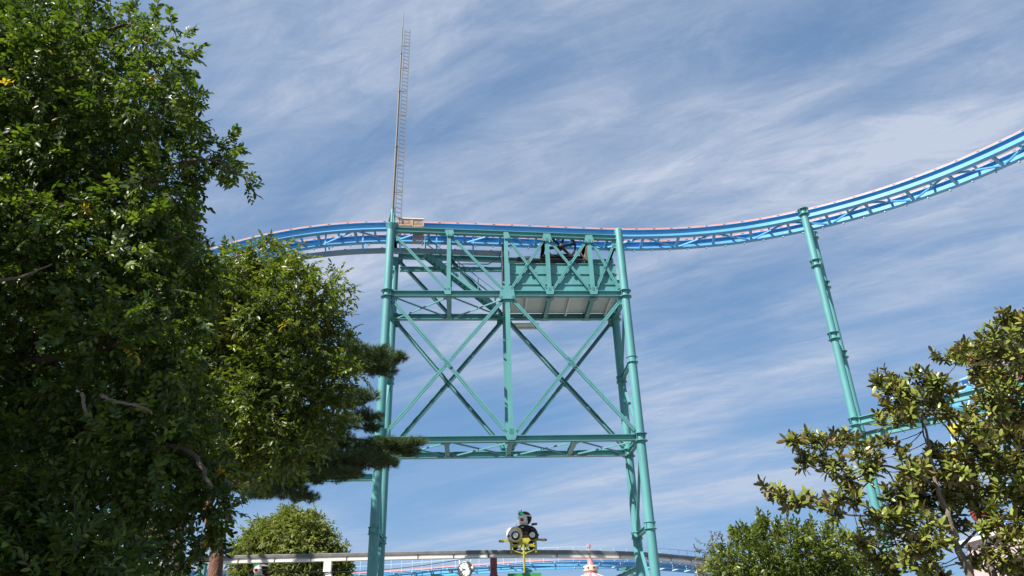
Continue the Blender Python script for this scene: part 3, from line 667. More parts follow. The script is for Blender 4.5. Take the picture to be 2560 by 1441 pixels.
mt_ = thing('monorail_beam', 'grey and white monorail beam sweeping across behind the tower legs', 'monorail', mono.pos(mono.near(0)))
ML = list(np.linspace(0, mono.d[-1], 90))
g = MB(); sweep(g, [(-0.10, -0.19), (0.10, -0.19), (0.13, -0.16), (0.13, -0.03), (0.10, 0), (-0.10, 0), (-0.13, -0.03), (-0.13, -0.16)], ML, lambda l, x, y: mono.pos(l, x, y)); part('running_tube', g, 'beamtop', mt_)
g = MB(); sweep(g, rect(-0.09, 0.09, -0.29, -0.188), ML, lambda l, x, y: mono.pos(l, x, y)); part('web', g, 'beamgrey', mt_)
g = MB(); sweep(g, rect(-0.17, 0.17, -0.40, -0.286), ML, lambda l, x, y: mono.pos(l, x, y)); wf = part('bottom_flange', g, 'beamwhite', mt_)
for l in np.arange(0.8, mono.d[-1], 1.9):
    b = MB(); t_ = mono.tan(l); b.bar(mono.pos(l, -0.172, -0.41), mono.pos(l, -0.172, -0.25), 0.05, 0.03, t_); b.bar(mono.pos(l, -0.1, -0.22), mono.pos(l, -0.1, -0.28), 0.09, 0.05, t_); part('joint_clip', b, 'galv', mt_)
def mono_post(px, m_, bracket, label, w=0.2):
    l = mono.near(at_h(px, 1390, HB).x); p = mono.pos(l); t_ = mono.tan(l)
    q = thing('monorail_post', label, 'post', (p.x, p.y, 0), 'posts of the monorail'); b = MB()
    b.bar((p.x, p.y, HB - 0.41), (p.x, p.y, HB - 0.95), 2 * w, 0.36, t_); part('head', b, m_, q)
    c = MB()
    if bracket:
        c.path([Vector((p.x, p.y, HB - 0.9)), Vector((p.x + 0.25 * bracket, p.y, HB - 1.5)), Vector((p.x + 0.7 * bracket, p.y, HB - 2.2)), Vector((p.x + 0.85 * bracket, p.y, HB - 3.0)), Vector((p.x + 0.85 * bracket, p.y, 0))], [w, w * 1.15, w * 1.3, w * 1.3, w * 1.35], 4)
    else:
        c.bar((p.x, p.y, HB - 1.0), (p.x, p.y, HB - 1.35), 2 * w * 0.95, 0.3, t_)
        c.path([Vector((p.x, p.y, HB - 0.9)), Vector((p.x, p.y, HB - 1.25)), Vector((p.x, p.y, HB - 1.4)), Vector((p.x, p.y, 0))], [w * 1.0, w * 1.2, w * 1.75, w * 1.75], 8)
    part('column', c, m_, q); return q
mono_post(1237, 'maroon', 0, 'maroon steel post under the monorail beside the round clock', 0.17)
mono_post(832, 'beamwhite', 1, 'pale grey bent post under the monorail in front of the round tree', 0.2)
mono_post(506, 'teal', 1, 'teal bent post under the monorail beside the red pine trunk', 0.2)
mono_post(1757, 'creamroof', 0, 'cream boxy post under the monorail half hidden in the shrub', 0.3)

# monorail cars with a round helmeted figure, side on, heading left
def car(base, label, group='monorail cars'):
    c = thing('monorail_car', label, 'ride car', base, group)
    X, Y, B = Vector((1, 0, 0)), Vector((0, 1, 0)), Vector(base)
    def P(x, y, z): return B + Vector((x, y, z))
    # body: rounded shell
    nu, nv = 28, 10; vs = []; fs = []
    for j in range(nv + 1):
        for i in range(nu):
            a = 2 * pi * i / nu; t = j / nv
            k = (1 - t ** 2.6) ** 0.5 if t < 1 else 0.0
            sx = abs(cos(a)) ** 0.7 * (1 if cos(a) > 0 else -1); sy = abs(sin(a)) ** 0.7 * (1 if sin(a) > 0 else -1)
            fx = 0.86 * sx * (0.25 + 0.75 * k)
            top = 0.70 if fx > -0.25 else 0.70 - (abs(fx) - 0.25) * 0.25
            vs.append(P(fx + 0.04 * t, 0.46 * sy * (0.62 + 0.38 * k), 0.0 + top * t))
    for j in range(nv):
        for i in range(nu): fs.append((j * nu + i, j * nu + (i + 1) % nu, (j + 1) * nu + (i + 1) % nu, (j + 1) * nu + i))
    fs.append(list(range(nv * nu, (nv + 1) * nu))); fs.append(list(range(nu))[::-1])
    m_ = MB(); m_.add(vs, fs, True); body = part('body', m_, 'brown', c)
    for sy in (-1, 1):
        f = MB(); f.lathe(P(-0.40, sy * 0.42, 0.18), [(0.0, 0.06), (0.34, 0.06), (0.40, 0.03), (0.42, -0.02), (0.42, -0.1)], 26, Y * sy); part('fender_rim', f, 'cream', body)
        f = MB(); f.lathe(P(-0.50, sy * 0.42, 0.16), [(0.0, 0.12), (0.14, 0.115), (0.24, 0.09), (0.32, 0.045), (0.37, -0.03), (0.38, -0.1)], 26, Y * sy); part('fender', f, 'white', body)
        f = MB(); f.sphere(P(-0.68, sy * 0.26, 0.22), (0.22, 0.22, 0.34), 16, 10); part('bonnet', f, 'white', body)
        f = MB(); f.sphere(P(-0.74, sy * 0.36, 0.10), (0.13, 0.17, 0.12), 14, 8); part('bumper', f, 'red', body)
        h = MB(); h.bar(P(-0.1, sy * 0.40, 0.55), P(0.06, sy * 0.40, 0.55), 0.05, 0.04, Z); part('door_handle', h, 'white', body)
        h = MB(); h.path([P(-0.12, sy * 0.475, 0.66), P(0.0, sy * 0.49, 0.25), P(0.3, sy * 0.49, 0.22), P(0.5, sy * 0.46, 0.62)], 0.016, 6); part('door_seam', h, 'tyre', body)
        for x in (-0.40, 0.53):
            w = MB(); w.lathe(P(x, sy * 0.56, 0.10), [(0.02, 0.05), (0.15, 0.05), (0.21, 0.03), (0.235, -0.02), (0.235, -0.10), (0.15, -0.12)], 24, Y * sy); wh_ = part('wheel', w, 'tyre', c)
            w = MB(); w.lathe(P(x, sy * 0.615, 0.10), [(0, 0.03), (0.08, 0.025), (0.15, 0.0), (0.15, -0.03)], 20, Y * sy); part('hub_cap', w, 'white', wh_)
    f = MB(); f.bar(P(0.5, -0.3, 0.70), P(0.82, -0.3, 0.72), 0.6, 0.03, Y); part('tail_flap', f, 'brown', body)
    f = MB(); f.sphere(P(0.86, -0.3, 0.14), 0.05, 10, 6); part('tail_lamp', f, 'red', body)
    s_ = MB(); s_.lathe(P(-0.36, 0.0, 0.70), [(0.12, 0), (0.14, 0.02), (0.12, 0.04), (0.10, 0.02), (0.12, 0)], 18, Vector((-0.7, 0.1, 0.5))); part('steering_wheel', s_, 'sky_blue', c)
    # the round helmeted figure: plain head, helmet, band, leaf
    hc_ = P(0.13, 0.0, 1.04); fd = Vector((-0.72, -0.62, -0.22)).normalized()
    t_ = MB(); t_.lathe(P(0.12, 0, 0.52), [(0.30, 0), (0.27, 0.16), (0.14, 0.26)], 18); fig = part('torso', t_, 'white', c)
    h = MB(); h.sphere(hc_ + fd * 0.07, (0.33, 0.33, 0.35), 24, 16); hd = part('head', h, 'white', c)
    h = MB(); h.sphere(hc_ + Vector((0.03, 0.03, 0.05)), (0.37, 0.37, 0.38), 36, 24, keep=lambda d: d.normalized().dot(fd) < 0.40); part('helmet', h, 'brown', hd)
    h = MB(); n_ = 28; ring = [hc_ + Vector((0.03, 0.03, 0.14)) + Vector((0.365 * cos(2 * pi * k / n_), 0.365 * sin(2 * pi * k / n_), 0)) for k in range(n_ + 1)]
    h.path(ring, 0.04, 8, False); part('band', h, 'white', hd)
    h = MB(); h.sphere(hc_ + Vector((-0.15, -0.36, -0.08)), (0.105, 0.07, 0.09), 14, 10); part('nose', h, 'red', hd)
    h = MB(); h.sphere(hc_ + Vector((-0.34, -0.1, -0.08)), (0.06, 0.06, 0.07), 10, 8); part('ear', h, 'white', hd)
    lf = MB(); o = hc_ + Vector((-0.2, -0.33, 0.22))
    for k in range(7):
        a = 0.5 + (k - 3) * 0.52; L = 0.27 - abs(k - 3) * 0.035
        d = Vector((sin(a - 0.2) * 0.7, -0.15, cos(a - 0.2))); d = Vector((sin((k - 3) * 0.72 + 0.15), -0.12, cos((k - 3) * 0.72 + 0.15)))
        e = d.cross(Vector((0, -1, 0))).normalized()
        lf.plate(o, d, e, [(0, -0.02), (L * 0.45, -0.05), (L, 0), (L * 0.45, 0.05), (0, 0.02)], 0.02)
    part('leaf_badge', lf, 'leafgreen', hd)
    # lime chassis
    for y in (-0.42, 0.42):
        fr = MB()
        fr.plate(P(0, y, 0), X, Z, [(-0.75, -0.02), (0.75, -0.02), (0.75, -0.16), (0.36, -0.18), (0.28, -0.30), (0.25, -0.58), (0.18, -0.58), (0.16, -0.42), (0.08, -0.32), (-0.04, -0.32), (-0.12, -0.42), (-0.14, -0.52), (-0.2, -0.52), (-0.24, -0.26), (-0.34, -0.18), (-0.75, -0.16)][::-1], 0.04)
        for x in (-0.66, 0.70): fr.bar(P(x, y, -0.1), P(x, y, -0.80), 0.1, 0.07, X)
        fr.bar(P(-0.66, y, -0.62), P(-0.12, y, -0.80), 0.045, 0.045, Z); fr.bar(P(0.70, y, -0.62), P(0.16, y, -0.80), 0.045, 0.045, Z)
        fr.bar(P(-0.6, y * 0.9, -0.42), P(-0.25, y * 0.9, -0.42), 0.05, 0.16, Y); fr.bar(P(0.3, y * 0.9, -0.42), P(0.66, y * 0.9, -0.42), 0.05, 0.16, Y)
        part('chassis_side', fr, 'lime', c)
    for k in (-1, 1):
        b = MB(); b.bar(P(k * 0.7, 0, -0.06), P(k * 1.18, 0, -0.10), 0.12, 0.10, Y); b.bar(P(k * 1.16, -0.2, -0.10), P(k * 1.16, 0.2, -0.10), 0.10, 0.18, Z); bf = part('buffer_arm', b, 'lime', c)
        b = MB(); b.bar(P(k * 1.24, -0.16, -0.10), P(k * 1.24, 0.16, -0.10), 0.07, 0.16, Z); part('buffer_pad', b, 'tyre', bf)
        b = MB(); b.tube(P(k * 0.45, -0.3, -0.26), P(k * 0.45, 0.3, -0.26), 0.11, n=16); b.tube(P(k * 0.45, -0.3, -0.52), P(k * 0.45, 0.3, -0.52), 0.10, n=16); part('running_wheel', b, 'tyre', c)
    b = MB(); b.path([P(0.03, -0.46, -0.36), P(0.04, -0.46, -0.8), P(0.02, -0.46, -1.8)], [0.065, 0.065, 0.05], 10); b.bar(P(-0.1, -0.46, -0.82), P(0.18, -0.46, -0.82), 0.12, 0.09, Z); part('trailing_arm', b, 'lime', c)
    return c
lc = mono.near(at_h(1308, 1377, HB).x); pc = mono.pos(lc)
car((pc.x, pc.y, HB + 0.60), 'brown and cream ride car on the monorail with a round helmeted figure aboard')
p2 = at(640, 1476, 43.5)
lowline = [Vector((p2.x - 9, p2.y + 1.2, p2.z - 0.55)), Vector((p2.x, p2.y, p2.z - 0.55)), Vector((p2.x + 9, p2.y + 1.0, p2.z - 0.55))]
low = Line(spline(lowline, 10)); lowt = thing('monorail_beam', 'lower monorail loop carrying the second ride car below the round tree', 'monorail', lowline[1])
g = MB(); sweep(g, rect(-0.13, 0.13, -0.4, 0), list(np.linspace(0, low.d[-1], 20)), lambda l, x, y: low.pos(l, x, y)); part('running_tube', g, 'beamgrey', lowt)
for l in (1.0, low.d[-1] / 2, low.d[-1] - 1):
    q = low.pos(l); b = MB(); b.tube((q.x, q.y, 0), (q.x, q.y, q.z - 0.39), 0.14, n=12); part('post', b, 'beamwhite', lowt)
car((p2.x, p2.y, p2.z + 0.05), 'second ride car with only its helmeted figure showing in front of the round tree')
# green station canopy under the car
gc = at(1311, 1437, 40.5); st = thing('station_canopy', 'small flat green canopy directly below the lime chassis of the ride car', 'canopy', (gc.x, gc.y, 0))
b = MB(); b.obox((gc.x, gc.y + 0.2, gc.z - 0.1), X_ := Vector((0.85, 0, 0)), Vector((0, 0.9, 0)), Vector((0, 0, 0.1))); part('roof', b, 'green_roof', st)
for sx in (-1, 1):
    for sy in (-1, 1):
        b = MB(); b.tube((gc.x + sx * 0.7, gc.y + 0.2 + sy * 0.7, 0), (gc.x + sx * 0.7, gc.y + 0.2 + sy * 0.7, gc.z - 0.19), 0.05, n=10); part('post', b, 'galv', st)

# ------------------------------------------------------------------ wrist-watch shaped clock
ck = at(1162, 1424, 40.0); clk = thing('street_clock', 'round white clock with steel case shaped like a giant wrist watch', 'clock', (ck.x, ck.y, 0))
N_ = Vector((-0.32, -0.94, -0.02)).normalized(); CX = N_.cross(Z).normalized() * -1; CX = Vector((0.94, -0.32, 0)).normalized(); CY = CX.cross(N_).normalized() * -1
if CY.z < 0: CY = -CY
R_ = 0.345
b = MB(); b.lathe(ck, [(0, -0.16), (R_ * 1.12, -0.16), (R_ * 1.20, -0.02), (R_ * 1.12, 0.05), (R_ * 1.0, 0.06), (R_ * 0.98, 0.03)], 36, N_); part('case', b, 'steel', clk)
b = MB(); b.lathe(ck, [(0, 0.035), (R_ * 0.985, 0.035)], 36, N_, smooth=False); dial = part('dial', b, 'dial', clk)
for k in range(12):
    a = k * pi / 6; d = CX * sin(a) + CY * cos(a); b = MB(); b.bar(ck + d * R_ * 0.86 + N_ * 0.045, ck + d * R_ * 0.95 + N_ * 0.045, 0.016, 0.012, d.cross(N_)); part('minute_mark', b, 'ink', dial)
for k in range(1, 13):
    cu = bpy.data.curves.new('numeral', 'FONT'); cu.body = str(k); cu.size = 0.085; cu.align_x = 'CENTER'; cu.align_y = 'CENTER'; cu.extrude = 0.004
    tmp = bpy.data.objects.new('numeral_source', cu); COL.objects.link(tmp)
    dg = bpy.context.evaluated_depsgraph_get(); me = bpy.data.meshes.new_from_object(tmp.evaluated_get(dg)); bpy.data.objects.remove(tmp)
    a = k * pi / 6; q = ck + (CX * sin(a) + CY * cos(a)) * R_ * 0.71 + N_ * 0.045
    mm = Matrix.Identity(4)
    for i in range(3): mm[i][0] = CX[i]; mm[i][1] = CY[i]; mm[i][2] = N_[i]; mm[i][3] = q[i]
    me.transform(mm); me.materials.clear(); part('numeral', me, 'ink', dial)
for ang, L, w in ((radians(291), 0.17, 0.034), (radians(247), 0.27, 0.024)):
    d = CX * sin(ang) + CY * cos(ang); b = MB(); b.bar(ck - d * 0.06 + N_ * 0.055, ck + d * L + N_ * 0.055, w, 0.008, d.cross(N_)); part('clock_hand', b, 'ink', dial)
for k in (-1, 1):
    b = MB(); b.bar(ck + CX * 0.31 * k - N_ * 0.06 - CY * 0.55, ck + CX * 0.31 * k - N_ * 0.06 + CY * 0.46, 0.05, 0.05, CX); part('lug_bar', b, 'white', clk)
b = MB(); b.tube(ck + CX * R_ * 1.15 - N_ * 0.05, ck + CX * R_ * 1.38 - N_ * 0.05, 0.15, n=18); part('crown', b, 'steel', clk)
b = MB(); b.bar((ck.x, ck.y + 0.12, 0), (ck.x, ck.y + 0.12, ck.z - 0.28), 0.5, 0.12, CX); part('strap_post', b, 'tyre', clk)

# ------------------------------------------------------------------ pink and cream conical roof
rc = at(1475, 1394, 52.0); rf = thing('ride_pavilion', 'pink and cream striped conical pavilion roof with a rose finial', 'pavilion', (rc.x, rc.y, 0))
pr = mpp(rc)
b = MB(); b.lathe(rc, [(0.0, 0.02), (5 * pr, 0.0), (6 * pr, -8 * pr), (11 * pr, -21 * pr)], 20); fin = part('finial', b, 'pinkroof', rf)
b = MB(); b.lathe(rc, [(11 * pr, -20 * pr), (18 * pr, -20.5 * pr), (19 * pr, -22 * pr), (18 * pr, -32 * pr), (15 * pr, -33 * pr)], 24); bd = part('crown_band', b, 'creamroof', rf)
for k in range(8):
    a = 2 * pi * k / 8 + 0.35; d = Vector((cos(a), sin(a), 0)); b = MB(); q = rc - Z * 26 * pr + d * 18 * pr; b.tube(q - d * 0.05, q + d * 0.03, 2.2 * pr, n=10); part('round_vent', b, 'brown', bd)
b = MB(); b.lathe(rc, [(16 * pr, -32 * pr), (16.5 * pr, -39 * pr)], 24); part('neck', b, 'pinkroof', rf)
NSEG = 20
for k in range(NSEG):
    b = MB(); vs = []
    for (r_, z_) in ((15 * pr, -38 * pr), (70 * pr, -62 * pr), (130 * pr, -96 * pr)):
        for kk in (k, k + 1): a = 2 * pi * kk / NSEG; vs.append(rc + Vector((r_ * cos(a), r_ * sin(a), z_)))
    b.add(vs, [(0, 2, 3, 1), (2, 4, 5, 3)]); o = part('roof_panel', b, 'creamroof' if k % 2 else 'pinkroof', rf)
for k in range(8):
    a = 2 * pi * k / 8; q = rc + Vector((118 * pr * cos(a), 118 * pr * sin(a), 0)); b = MB(); b.tube((q.x, q.y, 0), (q.x, q.y, rc.z - 88 * pr), 0.1, n=10); part('pavilion_post', b, 'creamroof', rf)
fp = at(1472, 1374, 56.0); fl_ = thing('flag_pole', 'tiny pink ornament on a white pole peeking above the monorail', 'pole', (fp.x, fp.y, 0))
b = MB(); b.tube((fp.x, fp.y, 0), (fp.x, fp.y, fp.z), 0.04, n=8); part('pole', b, 'white', fl_)
b = MB(); b.lathe(fp + Z * 0.22, [(0.10, -0.03), (0.16, 0), (0.10, 0.03)], 14, Vector((0.2, -1, 0))); b.tube(fp, fp + Z * 0.15, 0.05, n=8); part('ornament', b, 'pinkroof', fl_)

# ------------------------------------------------------------------ far coaster track with railing
HF = at(1500, 1399.5, 60.0).z
_fp = [(480, 1424), (545, 1428), (620, 1432), (760, 1435.5), (904, 1433), (1049, 1424.5), (1146, 1416.5), (1267, 1408), (1340, 1403.5), (1413, 1400.5), (1500, 1399.5), (1579, 1401), (1654, 1405), (1739, 1413), (1830, 1426)]
farl = Line(spline([at_h(a, b, HF) for a, b in _fp], 8))
ft = thing('coaster_track', 'far low blue track with pink rails and a walkway railing behind the monorail', 'track', farl.pos(farl.near(3)))
FL = list(np.linspace(0, farl.d[-1], 110))
for off in (-0.7, 0.7):
    g = MB()
    for pr_ in (rect(-0.13, 0.13, -0.56, -0.53), rect(-0.02, 0.02, -0.532, -0.13), rect(-0.13, 0.13, -0.132, -0.10)): sweep(g, pr_, FL, lambda l, x, y: farl.pos(l, off + x, y))
    part('girder', g, 'blue', ft)
    g = MB(); sweep(g, rect(-0.09, 0.09, -0.097, 0.0), FL, lambda l, x, y: farl.pos(l, off + x, y)); rl = part('rail', g, 'pink', ft)
    g = MB(); sweep(g, rect(-0.125, 0.125, -0.115, -0.093), FL, lambda l, x, y: farl.pos(l, off + x, y)); part('rail_seat', g, 'edge', ft)
g = MB(); sweep(g, rect(-1.5, -0.9, -0.30, -0.27), FL, lambda l, x, y: farl.pos(l, x, y)); part('walkway', g, 'pale_blue', ft)
for h in (0.34, 0.74):
    g = MB(); sweep(g, rect(-1.52, -1.48, h - 0.02, h + 0.02), FL, lambda l, x, y: farl.pos(l, x, y)); part('handrail', g, 'pale_blue', ft)
for l in np.arange(0.4, farl.d[-1], 0.95):
    b = MB(); t_ = farl.tan(l); b.bar(farl.pos(l, -1.5, -0.32), farl.pos(l, -1.5, 0.74), 0.045, 0.045, t_); part('railing_post', b, 'pale_blue', ft)
for l in np.arange(0.8, farl.d[-1], 1.6):
    b = MB(); t_ = farl.tan(l); b.bar(farl.pos(l, -1.5, -0.30), farl.pos(l, 0.7, -0.52), 0.09, 0.08, Z); b.bar(farl.pos(l, -1.45, -0.32), farl.pos(l, -0.8, -0.55), 0.06, 0.06, Z); part('cross_tie', b, 'pale_blue', ft)
for px in (1090, 1317, 1552):
    l = farl.near(at_h(px, 1410, HF).x); q = farl.pos(l)
    sp = thing('track_pillar', 'teal round pillar with flared head under the far low track', 'pillar', (q.x, q.y, 0), 'pillars under the far low track')
    b = MB(); b.lathe((q.x, q.y, 0), [(0.22, 0), (0.22, q.z - 1.2), (0.26, q.z - 0.8), (0.36, q.z - 0.57), (0, q.z - 0.57)], 20); part('shaft', b, 'teal', sp)
    b = MB(); b.bar(farl.pos(l, -1.0, -0.62), farl.pos(l, 1.0, -0.62), 0.4, 0.1, farl.tan(l)); part('head_plate', b, 'teal', sp)
# sagging cable below the monorail
cbp = []
l0, l1 = mono.near(at_h(620, 1400, HB).x), mono.near(at_h(1222, 1390, HB).x)
for k in range(25):
    t = k / 24; cbp.append(mono.pos(l0 + (l1 - l0) * t, -0.2, -0.42 - 0.55 * (1 - (2 * (t - 0.42)) ** 2) * (1 if abs(2 * (t - 0.42)) < 1 else 0)))
b = MB(); b.path(cbp, 0.016, 6); tag(part('sagging_cable', b, 'ink'), 'thin dark cable sagging below the monorail beam beside the tower leg', 'cable')

# ------------------------------------------------------------------ big wheel beyond the magnolia
wcx = at(2600, 1165, 72.0); WR = 268 * mpp(wcx); ax = Vector((0.35, -0.94, 0)).normalized(); ex = Vector((0.94, 0.35, 0)).normalized()
fw_ = thing('ferris_wheel', 'pale blue ferris wheel partly hidden behind the magnolia tree', 'ferris wheel', (wcx.x, wcx.y, 0))
NG = 24; ph0 = radians(5)
for sy in (-1, 1):
    b = MB(); ring = [wcx + ax * sy * 0.9 + (ex * cos(2 * pi * k / 72) + Z * sin(2 * pi * k / 72)) * WR * 0.93 for k in range(73)]; b.path(ring, 0.09, 6, False); part('rim', b, 'pale_blue', fw_)
    b = MB(); ring = [wcx + ax * sy * 0.9 + (ex * cos(2 * pi * k / 72) + Z * sin(2 * pi * k / 72)) * WR * 0.72 for k in range(73)]; b.path(ring, 0.07, 6, False); part('inner_rim', b, 'pale_blue', fw_)
    for k in range(NG):
        a = ph0 + 2 * pi * k / NG; d = ex * cos(a) + Z * sin(a); b = MB(); b.tube(wcx + ax * sy * 0.9 + d * 0.5, wcx + ax * sy * 0.9 + d * WR, 0.06, n=6); part('spoke', b, 'pale_blue', fw_)
b = MB(); b.tube(wcx - ax * 1.6, wcx + ax * 1.6, 0.55, n=18); part('hub', b, 'white', fw_)
for sy in (-1, 1):
    for sx in (-1, 1):
        b = MB(); b.tube(wcx + ax * sy * 1.5, Vector((wcx.x, wcx.y, 0)) + ax * sy * 2.6 + ex * sx * 6, 0.32, n=12); part('support_leg', b, 'redsteel', fw_)
for k in range(NG):
    a = ph0 + 2 * pi * k / NG; q = wcx + (ex * cos(a) + Z * sin(a)) * WR
    d_ = q - CAM
    if 1280 + FPX * d_.dot(RT) / d_.dot(FW) > 2620: continue          # wholly outside the frame
    cm = {8: 'sky_blue', 9: 'sky_blue', 10: 'yellow', 11: 'yellow'}.get(k, 'redsteel')
    lab = {8: 'upper of the two bright blue gondolas of the ferris wheel', 9: 'lower of the two bright blue gondolas of the ferris wheel',
           10: 'upper of the two yellow gondolas of the ferris wheel', 11: 'lower of the two yellow gondolas of the ferris wheel'}.get(k, 'red gondola of the ferris wheel hidden behind the magnolia leaves')
    g = thing('gondola', lab, 'gondola', q - Z * 1.9, 'gondolas of the ferris wheel')
    b = MB(); b.lathe(q, [(0.0, -1.95), (0.62, -1.9), (0.8, -1.6), (0.82, -1.05), (0.76, -1.05)], 16); part('tub', b, cm, g)
    b = MB(); b.lathe(q, [(0.0, -0.12), (0.5, -0.2), (0.86, -0.36), (0.86, -0.42), (0, -0.40)], 16); part('roof', b, cm, g)
    b = MB()
    for j in range(6): d = Vector((cos(j * pi / 3), sin(j * pi / 3), 0)) * 0.76; b.tube(q + d - Z * 1.1, q + d - Z * 0.38, 0.035, n=6)
    b.tube(q - ax * 0.92, q + ax * 0.92, 0.06, n=8); b.tube(q - Z * 0.2, q + Z * 0.05, 0.05, n=6); part('hanger_frame', b, 'pale_blue', g)
# pale building with red lattice beyond the magnolia
pb = at(2560, 1300, 46); bl = thing('ride_building', 'pale pink building with red railings glimpsed through the magnolia branches', 'building', (pb.x + 4, pb.y, 0))
b = MB(); b.obox((pb.x + 5.5, pb.y + 3, 4.0), (6, 0, 0), (0, 3, 0), (0, 0, 4.0)); part('wall', b, 'palepink', bl)
b = MB(); b.obox((pb.x + 5.5, pb.y + 3, 8.1), (6.3, 0, 0), (0, 3.3, 0), (0, 0, 0.1)); part('roof', b, 'white', bl)
b = MB()
for k in range(14): b.tube((pb.x - 0.6 + k * 0.9, pb.y - 0.2, 8.2), (pb.x - 0.6 + k * 0.9, pb.y - 0.2, 9.2), 0.035, n=6)
for h in (8.7, 9.2): b.tube((pb.x - 0.7, pb.y - 0.2, h), (pb.x + 11.5, pb.y - 0.2, h), 0.035, n=6)
part('railing', b, 'redsteel', bl)
for k in range(5):
    for h in (2.5, 6):
        b = MB(); b.obox((pb.x + 1.2 + k * 2.1, pb.y - 0.02, h), (0.5, 0, 0), (0, 0.04, 0), (0, 0, 0.8)); part('window', b, 'steel', bl)
pk = at(92, 1330, 34); q = thing('pink_post', 'dull pink steel post glimpsed under the dark leaves', 'post', (pk.x, pk.y, 0))
b = MB(); b.tube((pk.x, pk.y, 0), (pk.x, pk.y, pk.z + 0.9), 0.13, n=12); part('shaft', b, 'pinkroof', q)
b = MB(); b.lathe((pk.x, pk.y, pk.z + 0.9), [(0.2, 0), (0.2, 0.06), (0, 0.1)], 12); part('cap', b, 'pinkroof', q)

# ------------------------------------------------------------------ vegetation
def leaf_shape(L, w, curl=0.12, fold=0.10, full=False):
    """one leaf along +X, its upper face towards +Z"""
    if full:
        v = [(0, 0, 0), (.25 * L, .40 * w, fold * w), (.6 * L, .5 * w, fold * w - curl * L * .25), (.87 * L, .3 * w, -curl * L * .6), (L, 0, -curl * L),
             (.87 * L, -.3 * w, -curl * L * .6), (.6 * L, -.5 * w, fold * w - curl * L * .25), (.25 * L, -.40 * w, fold * w), (.45 * L, 0, 0), (.8 * L, 0, -curl * L * .55)]
        f = [(0, 8, 1), (1, 8, 2), (2, 8, 9), (2, 9, 3), (3, 9, 4), (4, 9, 5), (5, 9, 6), (6, 9, 8), (6, 8, 7), (7, 8, 0)]
    else:
        v = [(0, 0, 0), (.3 * L, .46 * w, fold * w), (.7 * L, .40 * w, fold * w - .45 * curl * L), (L, 0, -curl * L), (.7 * L, -.40 * w, fold * w - .45 * curl * L), (.3 * L, -.46 * w, fold * w), (.5 * L, 0, -.25 * curl * L)]
        f = [(0, 6, 1), (1, 6, 2), (2, 6, 3), (3, 6, 4), (4, 6, 5), (5, 6, 0)]
    return np.array(v, float), f
def rot_to(ax, up):
    x = np.array(ax, float); x /= np.linalg.norm(x); u = np.array(up, float); u -= x * (u @ x)
    n = np.linalg.norm(u); u = u / n if n > 1e-6 else np.array([0, 0, 1.0]); y = np.cross(u, x); return np.stack([x, y, u], 1)
class Tmpl:
    def __init__(self): self.v = []; self.f = []; self.mi = []; self.t = []
    def leaf(self, sh, pos, R, mi=0, under=None, tint=None):
        v, f = sh; o = len(self.v); w = v @ R.T + pos; t = RNG.random() if tint is None else tint
        self.v += [tuple(x) for x in w]; self.t += [t] * len(w)
        self.f += [tuple(i + o for i in q) for q in f]; self.mi += [mi] * len(f)
        if under is not None:
            o = len(self.v); w2 = w - R[:, 2] * 0.004; self.v += [tuple(x) for x in w2]; self.t += [t] * len(w2)
            self.f += [tuple(i + o for i in q[::-1]) for q in f]; self.mi += [under] * len(f)
    def stick(self, p, q, r, mi):
        p, q = np.array(p, float), np.array(q, float); R = rot_to(q - p, (0.1, 0.2, 1)); o = len(self.v)
        for e in (p, q):
            for k in range(3): a = 2 * pi * k / 3; self.v.append(tuple(e + R[:, 1] * r * cos(a) + R[:, 2] * r * sin(a))); self.t.append(0.3)
        for k in range(3):
            self.f.append((o + k, o + (k + 1) % 3, o + 3 + (k + 1) % 3)); self.f.append((o + k, o + 3 + (k + 1) % 3, o + 3 + k)); self.mi += [mi, mi]
    def done(self):
        self.v = np.array(self.v); self.f = np.array(self.f); self.mi = np.array(self.mi); self.t = np.array(self.t); return self
def spray(n, length, L, w, spread=0.9, curl=0.15, full=False):
    T = Tmpl(); sh = leaf_shape(L, w, curl, 0.12, full); T.stick((0, 0, 0), (length, 0, -0.06 * length), 0.006, 1)
    for k in range(n):
        t = (k + 0.6) / n; pos = np.array([length * t, 0, -0.06 * length * t * t]); sg = 1 if k % 2 else -1
        last = k >= n - 2; yaw = sg * (spread * (0.35 if last else 1.0) + RNG.normal(0, 0.22)); pt = RNG.normal(-0.15, 0.35)
        d = np.array([cos(yaw) * cos(pt), sin(yaw) * cos(pt), sin(pt)])
        T.leaf((sh[0] * RNG.uniform(0.75, 1.2), sh[1]), pos, rot_to(d, (RNG.normal(0, .35), RNG.normal(0, .35), 1)))
    return T.done()
def rosette(n, L, w):
    T = Tmpl(); sh = leaf_shape(L, w, 0.10, 0.10, True); T.stick((-0.12, 0, 0), (0.03, 0, 0), 0.012, 1)
    for k in range(n):
        a = k * 2.4 + RNG.normal(0, .15); op = 0.45 + 1.55 * k / n + RNG.normal(0, .12)     # inner leaves stand up, outer ones open out
        d = np.array([cos(op), sin(op) * cos(a), sin(op) * sin(a)]); up = np.array([sin(op), -cos(op) * cos(a), -cos(op) * sin(a)])
        T.leaf((sh[0] * RNG.uniform(0.7, 1.1), sh[1]), np.array([-0.10 * k / n, 0, 0]), rot_to(d, up + RNG.normal(0, .2, 3)), 0, 2)
    return T.done()
